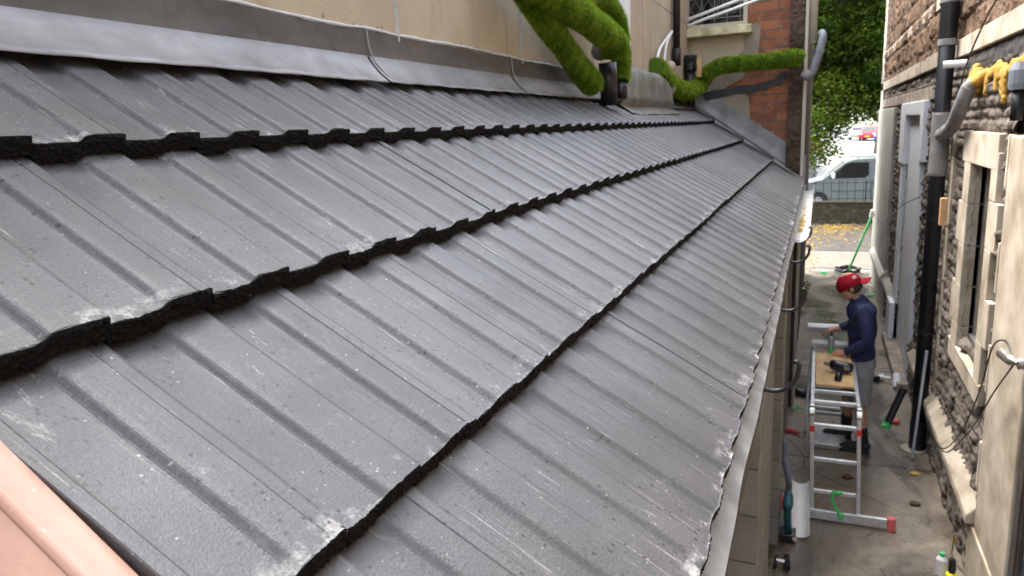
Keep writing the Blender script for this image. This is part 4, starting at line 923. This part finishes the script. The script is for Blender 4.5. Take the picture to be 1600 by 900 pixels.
tag(MB().tube(curve([(-.165, 5.75, -2.45), (-.15, 5.72, -2.6), (-.10, 5.66, -2.78), (-.08, 5.60, -2.92)], 4), [.018]*4+[.034]*4+[.042]*4+[.045], 12).build('dark_sleeve', M['bluegrey_pipe'], smooth=True), 'dark grey rubber sleeve leaning between the block pier and the gutter offcut', 'pipe')
for ch in drl.children: ch.location.x += .03
cl = tag(empty('hand_tool'), 'small black and silver clamp tool on the floor at the bottom edge', 'tool')
MB().tube([(-.17, 4.80, -2.975), (-.165, 4.90, -2.95)], .013, 10).tube([(-.09, 4.80, -2.97), (-.10, 4.92, -2.95)], .02, 10).build('jaw', M['black_pl'], cl)
MB().tube([(-.165, 4.86, -2.96), (-.10, 4.86, -2.96)], .014, 10).build('screw', M['steel'], cl)
lp = tag(MB().tube([(-.28, 8.35, -2.955), (.05, 8.25, -2.955)], .042, 16).build('black_pipe', M['black_pl'], smooth=True), 'short length of black pipe lying on the floor left of the platform legs', 'pipe')
tag(MB().box(0, .30, 7.95, 7.99, -2.996, -2.97).build('white_strip', M['white_pl'], bevel=.003), 'thin white plastic strip on the floor behind the work platform', 'strip')
# perforated step plate
ny, nx = 16, 12; mb = MB()
for i in range(nx+1): x = .05+i*.0225; mb.box(x, x+.008, 6.95, 7.42, -2.972, -2.966)
for j in range(ny+1): y = 6.95+j*.029; mb.box(.05, .328, y, y+.009, -2.9655, -2.960)
mb.box(.045, .335, 6.93, 6.95, -2.99, -2.955).box(.045, .335, 7.43, 7.45, -2.99, -2.955).build('step_grating', M['alu'])
tag(bpy.data.objects['step_grating'], 'perforated metal step plate lying on the floor under the work platform', 'grating')
tag(MB().tube([(-.20, 7.25, -2.97), (-.07, 7.2, -2.975)], [.03, .018], 8).build('brick_fragment', M['red_faded']), 'reddish brick fragment on the floor left of the step grating', 'rubble')
mb = MB()
for k in range(110):
    x, y = random.choice([(-.1, 7.0, ), (.0, 6.6), (.9, 7.4), (.85, 6.4), (.88, 5.7), (.7, 5.8), (-.05, 7.6), (.8, 8.2)]); x += random.gauss(0, .08); y += random.gauss(0, .25); s_ = random.uniform(.003, .010)
    mb.ball((min(x, .95), y, -2.998), s_, s_*1.2, s_*.6, 6, 4)
o = mb.build('grit', M['render_grey']); tag(o, 'loose grit and mortar crumbs scattered on the alley floor', 'grit', kind='stuff')
def shard(nm, c, s_, mat, label, cat, h=.3):
    mb = MB(); mb.ball(c, s_, s_*.8, s_*h, 7, 5); o = mb.build(nm, M[mat]); return tag(o, label, cat)
shard('stone_chip', (.80, 6.05, -2.985), .045, 'darkstone', 'flat black stone chip on the floor left of the plinth', 'stone')
shard('dead_leaf', (.86, 6.62, -2.992), .04, 'foam', 'orange dead leaf on the floor by the foot of the stone plinth', 'leaf', .15)
shard('plaster_chip', (.33, 6.38, -2.985), .05, 'rubble', 'brown plaster chip on the floor behind the ladder rungs', 'rubble')
shard('plaster_chip', (-.16, 6.62, -2.99), .045, 'ashlar', 'pale plaster sliver on the floor left of the ladder', 'rubble', .2)
shard('pink_rag', (.80, 7.75, -2.97), .05, 'red_faded', 'small pink rag on the floor behind the black drainpipe foot', 'rag', .5)
def tape(c, s_, label):
    mb = MB(); p = Vector(c); pts = [p]
    for k in range(9): p = p+Vector((random.gauss(0, s_), random.gauss(0, s_), 0)); pts.append(Vector((p.x, p.y, c[2]+abs(random.gauss(0, s_*.35)))))
    mb.tube(curve(pts, 3), s_*.22, 5); return tag(mb.build('green_tape', M['green_tape']), label, 'tape')
tape((.16, 15.3, -2.985), .05, 'crumpled green tape on the far concrete near the red cap'); tape((.84, 13.5, -2.985), .045, 'scrap of green tape on the concrete behind the person'); tape((-.12, 7.9, -2.985), .035, 'small scrap of green tape by the short black pipe')
mb = MB(); mb.tube(curve([(.20, 5.61, -2.76), (.19, 5.60, -2.83), (.22, 5.59, -2.88), (.25, 5.54, -2.93)], 5), .011, 6)
mb.ball((.23, 5.615, -2.772), .035, .02, .018, 9, 6); mb.ball((.255, 5.545, -2.925), .022, .012, .03, 9, 6); tag(mb.build('green_tape', M['green_tape']), 'green tape knotted round the lowest rung of the ladder', 'tape')
# black diagonal pipe with taped end
bp = tag(empty('taped_pipe'), 'black flat pipe propped diagonally against the drainpipe with green tape on its lower end', 'pipe')
MB().tube([(.70, 7.45, -2.90), (.83, 7.55, -2.56)], .034, 12).build('pipe', M['black_pl'], bp)
MB().tube([(.685, 7.44, -2.935), (.706, 7.455, -2.88)], .040, 12).ball((.67, 7.42, -2.90), .03, .03, .012, 8, 5).build('taped_end', M['green_tape'], bp)
tag(MB().obox((.865, 6.92, -2.99), (.93, 7.02, -2.02), .018, .042, (0, 1, 0)).build('metal_bar', M['alu_dull'], bevel=.002), 'thin grey metal bar leaning against the stone wall right of the black drainpipe', 'bar')
mb = MB(); mb.tube([(.90, 7.14, -2.998), (.90, 7.14, -2.985)], .11, 20).build('pipe_collar', M['render_grey']); tag(bpy.data.objects['pipe_collar'], 'broken ring of mortar on the floor round the foot of the drainpipe', 'rubble')
# gutter fittings lying by the wall
fo = tag(empty('gutter_outlet'), 'white gutter outlet fitting lying by the white door step', 'fitting')
MB().tube([(.90, 8.9, -2.86), (.90, 8.75, -2.97)], .042, 14, cap=False).build('outlet_body', M['white_pl'], fo); MB().tube([(.90, 8.9, -2.86), (.93, 8.95, -2.78)], .008, 8).build('clip', M['wood'], fo)
MB().tube([(.77, 9.0, -2.94), (.85, 8.98, -2.94)], .024, 12).build('spigot', M['white_pl'], fo)
fb = tag(empty('spray_can'), 'small white and black spray can lying on the floor right of the grey shorts', 'can')
MB().tube([(.72, 9.0, -2.955), (.77, 9.08, -2.955)], .034, 14).build('can_body', M['white_pl'], fb); MB().tube([(.69, 8.95, -2.955), (.72, 9.0, -2.955)], .036, 14).build('can_cap', M['black_pl'], fb)
# gas torch and canister near bottom right
gc = tag(empty('gas_torch'), 'brass tipped gas torch with a black handle on a yellow canister', 'torch')
MB().tube([(.905, 5.03, -3.0), (.905, 5.03, -2.95), (.905, 5.03, -2.935)], [.036, .036, .02], 18).build('canister', M['yellow'], gc, bevel=.003)
MB().tube([(.905, 5.03, -2.935), (.905, 5.03, -2.91), (.902, 5.03, -2.84)], [.020, .024, .021], 14).build('handle', M['black_pl'], gc)
MB().tube(curve([(.902, 5.03, -2.84), (.897, 5.03, -2.78), (.904, 5.03, -2.72)], 5), .0065, 8).build('neck', M['steel'], gc); MB().tube([(.904, 5.03, -2.73), (.909, 5.03, -2.68)], .010, 10).build('burner_tip', M['brass'], gc)
ac = tag(empty('aerosol_can'), 'white aerosol can standing left of the gas torch', 'can')
MB().tube([(.855, 5.10, -3.0), (.855, 5.10, -2.89), (.855, 5.10, -2.87)], [.033, .033, .02], 18).build('can_body', M['white_pl'], ac); MB().tube([(.855, 5.10, -2.87), (.855, 5.10, -2.845)], .016, 12).build('nozzle_cap', M['green_tape'], ac)
# green broom leaning by the pilaster
bm2 = tag(empty('broom'), 'green handled broom leaning on the pale pilaster with a tangled black head', 'broom')
MB().tube([(.62, 15.6, -2.95), (.96, 15.2, -1.80)], .022, 10).build('handle', M['green_pole'], bm2, smooth=True)
MB().tube([(.945, 15.22, -1.86), (.965, 15.2, -1.72)], .045, 10).build('grip', M['white_pl'], bm2)
mb = MB()
for k in range(9):
    t0 = random.random()*6.28; mb.tube([(.60+.24*math.cos(t0+a)*random.uniform(.8, 1), 15.6+.22*math.sin(t0+a), -2.94+random.uniform(-.03, .05)) for a in np.linspace(0, 4, 9)], .016, 6)
mb.build('head', M['black_pl'], bm2)
mb = MB()   # leaves on the far path
for k in range(1100):
    c0 = random.choice([(.3, 21.6, .7, .5), (-.3, 21.2, .5, .5), (.2, 20.0, 1.0, .8), (-.5, 19.3, .3, .7), (-.35, 17.2, .2, 1.2), (.6, 22.2, .5, .3)]); x = random.gauss(c0[0], c0[2]); y = random.gauss(c0[1], c0[3]); y = min(y, 22.85)
    a = random.random()*6.28; s_ = random.uniform(.02, .045); z = -2.984+random.random()*.012
    mb.add([(x-s_*math.cos(a), y-s_*math.sin(a), z), (x+s_*.7*math.sin(a), y-s_*.7*math.cos(a), z+.01), (x+s_*math.cos(a), y+s_*math.sin(a), z+.004), (x-s_*.7*math.sin(a), y+s_*.7*math.cos(a), z+.012)], [(0, 1, 2, 3)])
tag(mb.build('fallen_leaves', M['yleaf']), 'yellow fallen leaves strewn over the path below the far garden wall', 'leaves', kind='stuff')
mb = MB()
for k in range(60):
    a = random.random()*6.28; x = -.20+random.gauss(0, .06); y = 13+random.gauss(0, .15); z = -3+.3*random.random(); mb.add([(x, y, z), (x+.03, y, z+.015), (x+.05*math.cos(a), y+.02, z+.05), (x-.01, y+.01, z+.03)], [(0, 1, 2, 3)])
tag(mb.build('weed', M['leaf']), 'small green weed growing at the foot of the brick house corner', 'plant')

# ---------------------------------------------------------------- far wall, railings, vehicles
gw = tag(empty('garden_wall'), 'low mossy stone garden wall at the end of the alley', 'wall')
yy = np.linspace(-7, 9, 420); zz = np.linspace(-3.05, -2.40, 20); Yg, Zg = np.meshgrid(yy, zz)
V = np.stack([Yg, 22.98-.03*vnoise(Yg, Zg, 91, 7)-.02*vnoise(Yg, Zg, 92, 20), Zg], -1).reshape(-1, 3)
mesh_obj('wall', V, grid_faces(20, 420), M['garden_wall'], gw, rnd=np.clip(.5+.5*vnoise(Yg, Zg, 93, 4), 0, 1).ravel())
MB().box(-7, 9, 22.99, 23.25, -3.4, -2.40).box(-7, 9, 22.94, 23.29, -2.40, -2.36).build('coping', M['garden_wall'], gw, bevel=.01)
rl = tag(empty('railings'), 'thin black iron railings on top of the garden wall in front of the van', 'fence')
mb = MB()
for k in range(76): mb.tube([(-7+k*.21, 23.12, -2.37), (-7+k*.21, 23.12, -1.76)], .009, 5)
o = mb.build('baluster', M['black_pl'], rl)
mb = MB().tube([(-7, 23.12, -1.84), (9, 23.12, -1.84)], .011, 6).tube([(-7, 23.12, -2.29), (9, 23.12, -2.29)], .011, 6); mb.build('rail', M['black_pl'], rl)
for x in (-5.2, -2.2, 1.25, 4.2): MB().obox((x, 23.12, -2.37), (x, 23.12, -1.76), .03, .03).build('post', M['black_pl'], rl)
def profile_body(pts_low, pts_high, half_lo, half_hi): ...
def vehicle(nm, label, cat, prof_pts, half, taper, paint, windows, wheels, wr, loc, rot, extras=(), group=None):
    r = tag(empty(nm), label, cat, group)
    # prof_pts: side outline (x,z); the sides lean in above the waist by `taper`
    zmax = max(p[1] for p in prof_pts); zw = .95
    def hw(z): return half if z < zw else half-(z-zw)/(zmax-zw)*taper
    n = len(prof_pts); V = []
    for sg in (-1, 1): V += [(x, sg*hw(z), z) for x, z in prof_pts]
    F = [tuple(range(n)), tuple(range(n, 2*n))[::-1]]+[(i, n+i, n+(i+1) % n, (i+1) % n) for i in range(n)]
    b = mesh_obj('body', V, F, M[paint], r, bevel=.05)
    for sg in (-1, 1):
        for w in windows:
            V = [(x, sg*(hw(z)+.006), z) for x, z in w]; mesh_obj('window', V, [tuple(range(len(w)))], M['glass_dark'], r)
        for x in wheels:
            wh_ = MB().tube([(x, sg*(half-.19), wr), (x, sg*(half+.01), wr)], wr, 24).build('wheel', M['rubber'], r, bevel=.02)
            MB().tube([(x, sg*(half+.005), wr), (x, sg*(half+.02), wr)], wr*.6, 16).build('rim', M['alu_dull'], wh_)
            MB().tube([(x, sg*(half-.02), wr+.02), (x, sg*(half+.006), wr+.02)], wr*1.17, 24).build('wheel_arch', M['deck'], r)
    for e in extras: e(r, hw)
    r.location = loc; r.rotation_euler = (0, 0, rot); return r
vp = [(-2.2, .35), (-2.25, .55), (-2.2, .85), (-2.0, 1.0), (-1.35, 1.15), (-.55, 1.78), (-.25, 1.86), (.5, 1.9), (2.1, 1.88), (2.2, 1.7), (2.22, .4), (2.1, .28), (-2.0, .28)]
def van_x(r, hw):
    # windscreen, mirror, door seams, roof bar, bumper
    mesh_obj('windscreen', [(-1.30, -.62, 1.20), (-1.30, .62, 1.20), (-.60, .56, 1.765), (-.60, -.56, 1.765)], [(0, 1, 2, 3)], M['glass_dark'], r).location = (-.012, 0, .012)
    for sg in (-1, 1):
        MB().ball((-.95, sg*(hw(1.2)+.10), 1.28), .07, .09, .12).build('mirror', M['white_pl'], r, smooth=True)
        MB().box(.30, .312, sg*hw(.7)-.004, sg*hw(.7)+.004, .42, 1.12).box(1.25, 1.262, sg*hw(.7)-.004, sg*hw(.7)+.004, .42, 1.12).box(-1.0, .3, sg*hw(.7)-.004, sg*hw(.7)+.004, .70, .715).build('door_seam', M['deck'], r)
        MB().ball((-2.13, sg*.62, .80), .09, .17, .10).build('headlight', M['alu'], r, smooth=True)
    MB().box(-2.29, -2.1, -.82, .82, .34, .58).build('bumper', M['bluegrey_pipe'], r, bevel=.03)
    MB().tube([(-.5, -.55, 1.97), (2.0, -.55, 1.97)], .045, 10).box(-.2, -.15, -.6, .6, 1.87, 1.95).box(1.5, 1.55, -.6, .6, 1.87, 1.95).build('roof_tube', M['white_pl'], r)
vehicle('parked_van', 'pale silver white panel van parked side on behind the railings', 'van', vp, .88, .12, 'van_paint', [[(-1.12, 1.17), (-.55, 1.68), (-.36, 1.74), (.22, 1.74), (.24, 1.3), (.12, 1.19)]], (-1.45, 1.35), .31, (1.46, 30.9, -3.4), 0, (van_x,))
cpf = [(-2.0, .35), (-2.05, .6), (-1.95, .82), (-1.1, .95), (-.45, 1.40), (.2, 1.47), (1.0, 1.42), (1.7, 1.02), (2.0, .95), (2.05, .6), (2.0, .32), (-1.9, .25)]
wd = [[(-.95, .96), (-.40, 1.33), (.25, 1.38), (.25, .96)], [(.33, .96), (.33, 1.38), (.92, 1.34), (1.35, 1.0)]]
def car_x(pl):
    def f(r, hw):
        mesh_obj('windscreen', [(-1.06, -.62, .985), (-1.06, .62, .985), (-.50, .55, 1.372), (-.50, -.55, 1.372)], [(0, 1, 2, 3)], M['glass_dark'], r).location = (-.012, 0, .014)
        mesh_obj('rear_window', [(1.62, -.6, 1.085), (1.62, .6, 1.085), (1.06, .55, 1.385), (1.06, -.55, 1.385)], [(0, 3, 2, 1)], M['glass_dark'], r).location = (.012, 0, .014)
        for sg in (-1, 1):
            MB().ball((-1.95, sg*.62, .70), .10, .17, .07).build('headlight', M['white_pl'], r, smooth=True); MB().ball((1.97, sg*.66, .80), .08, .14, .08).build('tail_light', M['red_pl'], r, smooth=True)
        MB().box(2.045, 2.07, -.26, .26, .50, .61).box(-2.08, -2.05, -.26, .26, .42, .53).build('number_plate', M[pl], r)
    return f
for nm, mt, x, y, z, rt_, lb in (('parked_car', 'car_blue', 6.2, 82, -2.62, 1.25, 'blue hatchback in the far car park, right of the white cars'),
      ('parked_car', 'car_white', 3.9, 92, -2.55, 1.5, 'white hatchback in the far car park behind the blue one'),
      ('parked_car', 'car_white', 7.0, 96, -2.55, 1.35, 'white hatchback farthest away behind the blue car roof'),
      ('parked_car', 'car_red', 6.75, 72, -2.75, 1.3, 'red hatchback half hidden by the pale pilaster at the right of the far car park'),
      ('parked_car', 'car_red', 4.9, 89, -2.58, 1.4, 'small red car between the two white cars in the far car park'),
      ('parked_car', 'car_white', -1.4, 52, -3.1, 1.4, 'white car half hidden by low tree branches left of the van'),
      ('parked_car', 'car_dark', -1.3, 38.5, -3.33, -1.75, 'black car with a yellow number plate behind the nose of the van'),
      ('parked_car', 'car_red', -.9, 66, -2.9, 1.4, 'red car glimpsed through the leaves left of the pale car park')):
    vehicle(nm, lb, 'car', cpf, .86, .2, mt, wd, (-1.3, 1.3), .31, (x, y, z), rt_, (car_x('plate'),), 'cars in the far car park')

# ---------------------------------------------------------------- trees
def tree(base, h, crown_c, rad, nleaf, ls, label, mat='leaf', clumps=60, seed=1, low=None, near_only=None):
    rr = random.Random(seed); r = tag(empty('tree'), label, 'tree'); bx, by, bz = base
    mb = MB(); top = Vector((crown_c[0], crown_c[1], crown_c[2]))
    mb.tube(curve([base, (bx+.1, by, bz+h*.2), (bx+.15, by, bz+h*.45), top], 5), [.30*(1-.045*k) for k in range(16)], 10)
    cl_ = []
    for k in range(clumps):
        while True:
            v = Vector((rr.uniform(-1, 1), rr.uniform(-1, 1), rr.uniform(-1, 1)))
            if .45 < v.length < 1: break
        c = top+Vector((v.x*rad[0], v.y*rad[1], v.z*rad[2])); cl_.append(c)
        if k % 3 == 0:
            st = Vector((bx+.15, by, bz+h*rr.uniform(.3, .6))); mid = st.lerp(c, .5)+Vector((0, 0, .4)); mb.tube(curve([st, mid, c], 5), [.10*(1-.085*q) for q in range(11)], 6)
    if low:
        for q in low:
            cl_.append(Vector(q)); mb.tube(curve([top, top.lerp(Vector(q), .5)+Vector((0, 0, .5)), q], 5), [.07*(1-.085*q_) for q_ in range(11)], 6)
    mb.build('trunk', M['bark'], r, smooth=True)
    g = np.random.default_rng(seed); N = nleaf; ci = g.integers(0, len(cl_), N); C = np.array([tuple(c) for c in cl_])[ci]
    sz = g.uniform(.55, 1.15, len(cl_))*min(rad)*.24; off_ = g.normal(0, 1, (N, 3)); off_ /= np.linalg.norm(off_, axis=1)[:, None]; off_ *= (g.random(N)**.45)[:, None]*sz[ci][:, None]*1.6; off_[:, 2] *= .62
    P = C+off_; a = g.normal(0, 1, (N, 3)); a[:, 2] *= .5; a /= np.linalg.norm(a, axis=1)[:, None]; b = np.cross(a, g.normal(0, 1, (N, 3))+np.array([0, 0, 1.5])); b /= np.linalg.norm(b, axis=1)[:, None]
    L = ls*g.uniform(.6, 1.25, N)[:, None]
    V = np.stack([P-a*L, P-b*L*.42+a*L*.1, P+a*L, P+b*L*.42+a*L*.1], 1).reshape(-1, 3); F = np.arange(N*4).reshape(-1, 4)
    cr_ = g.random(len(cl_))[ci]; rn = np.clip(.55*cr_**2+.3*g.random(N)**2+.3*(off_[:, 2]/(sz[ci]+1e-6)), 0, 1)  # random leaf tone, plus painted light: paler towards each clump's top
    o = mesh_obj('crown', V, F, M[mat], r, rnd=np.repeat(rn, 4)); return r
low = [(-.7+3.3*((k*37) % 100)/100, 25.0+.8*((k*53) % 100)/100, .2+3.0*((k*71) % 100)/100) for k in range(46)]+[(-.45, 24.2, -.1), (-.2, 24.5, -.55), (-.5, 24.0, -.8), (-.1, 24.6, -1.0), (.1, 24.8, .0), (-.6, 24.3, -1.2), (.5, 25, .3), (.9, 25.3, .35), (1.3, 25.2, .5), (1.7, 25.4, .45), (2.1, 25.5, .35), (.2, 24.4, -.3), (2.0, 25, .9), (1.1, 25, .9), (.3, 25, .8), (1.6, 24.6, 1.2)]
tree((-2.6, 26.6, -3.4), 8.5, (.2, 26.6, 4.3), (5.2, 2.6, 3.9), 92000, .085, 'large leafy sycamore hanging over the garden wall at the end of the alley', clumps=150, seed=5, low=low)
for i, (x, y, z, s_, lb) in enumerate(((3.0, 47, 3.0, 5, 'broad dark tree behind the van on the right of the alley end'), (-6, 50, 3.4, 5, 'broad dark tree to the left beyond the van'), (12, 130, 6, 12, 'distant dark tree at the back of the car park, right'), (-4, 140, 6, 12, 'distant dark tree at the back of the car park, left'))):
    tree((x, y, -3), z+s_, (x, y, z+s_*.75), (s_*1.15, s_*.7, s_*.8), 16000, .05*s_**.75*1.2, lb, 'leaf_dark', 70, seed=20+i)

# ------------------------------------------------------------------ give every thing an origin at its base
bpy.context.view_layer.update()
for o in list(COL.objects):
    if o.parent or o.type not in ('MESH', 'EMPTY') or o.name.startswith(('ground', 'hills')): continue
    if o.get('group') in ('gutter brackets along the eaves', 'cars in the far car park') or o.name.startswith('parked_van'): continue
    def allc(q): return [q]+[z for c in q.children for z in allc(c)]
    pts = [w.matrix_world@Vector(c) for w in allc(o) if w.type == 'MESH' for c in w.bound_box]
    if not pts: continue
    lo = Vector([min(p[i] for p in pts) for i in range(3)]); hi = Vector([max(p[i] for p in pts) for i in range(3)])
    c = Vector(((lo.x+hi.x)/2, (lo.y+hi.y)/2, lo.z))
    if o.type == 'MESH':
        d = c-o.location; o.data.transform(Matrix.Translation(-d)); o.location = c
        for ch in o.children: ch.location -= d
    else:
        o_old = o.location.copy(); o.location = c
        if o.name.startswith('person'): o_old = Vector((0, 0, 0))
        for ch in o.children: ch.location = ch.location - (c-o_old)
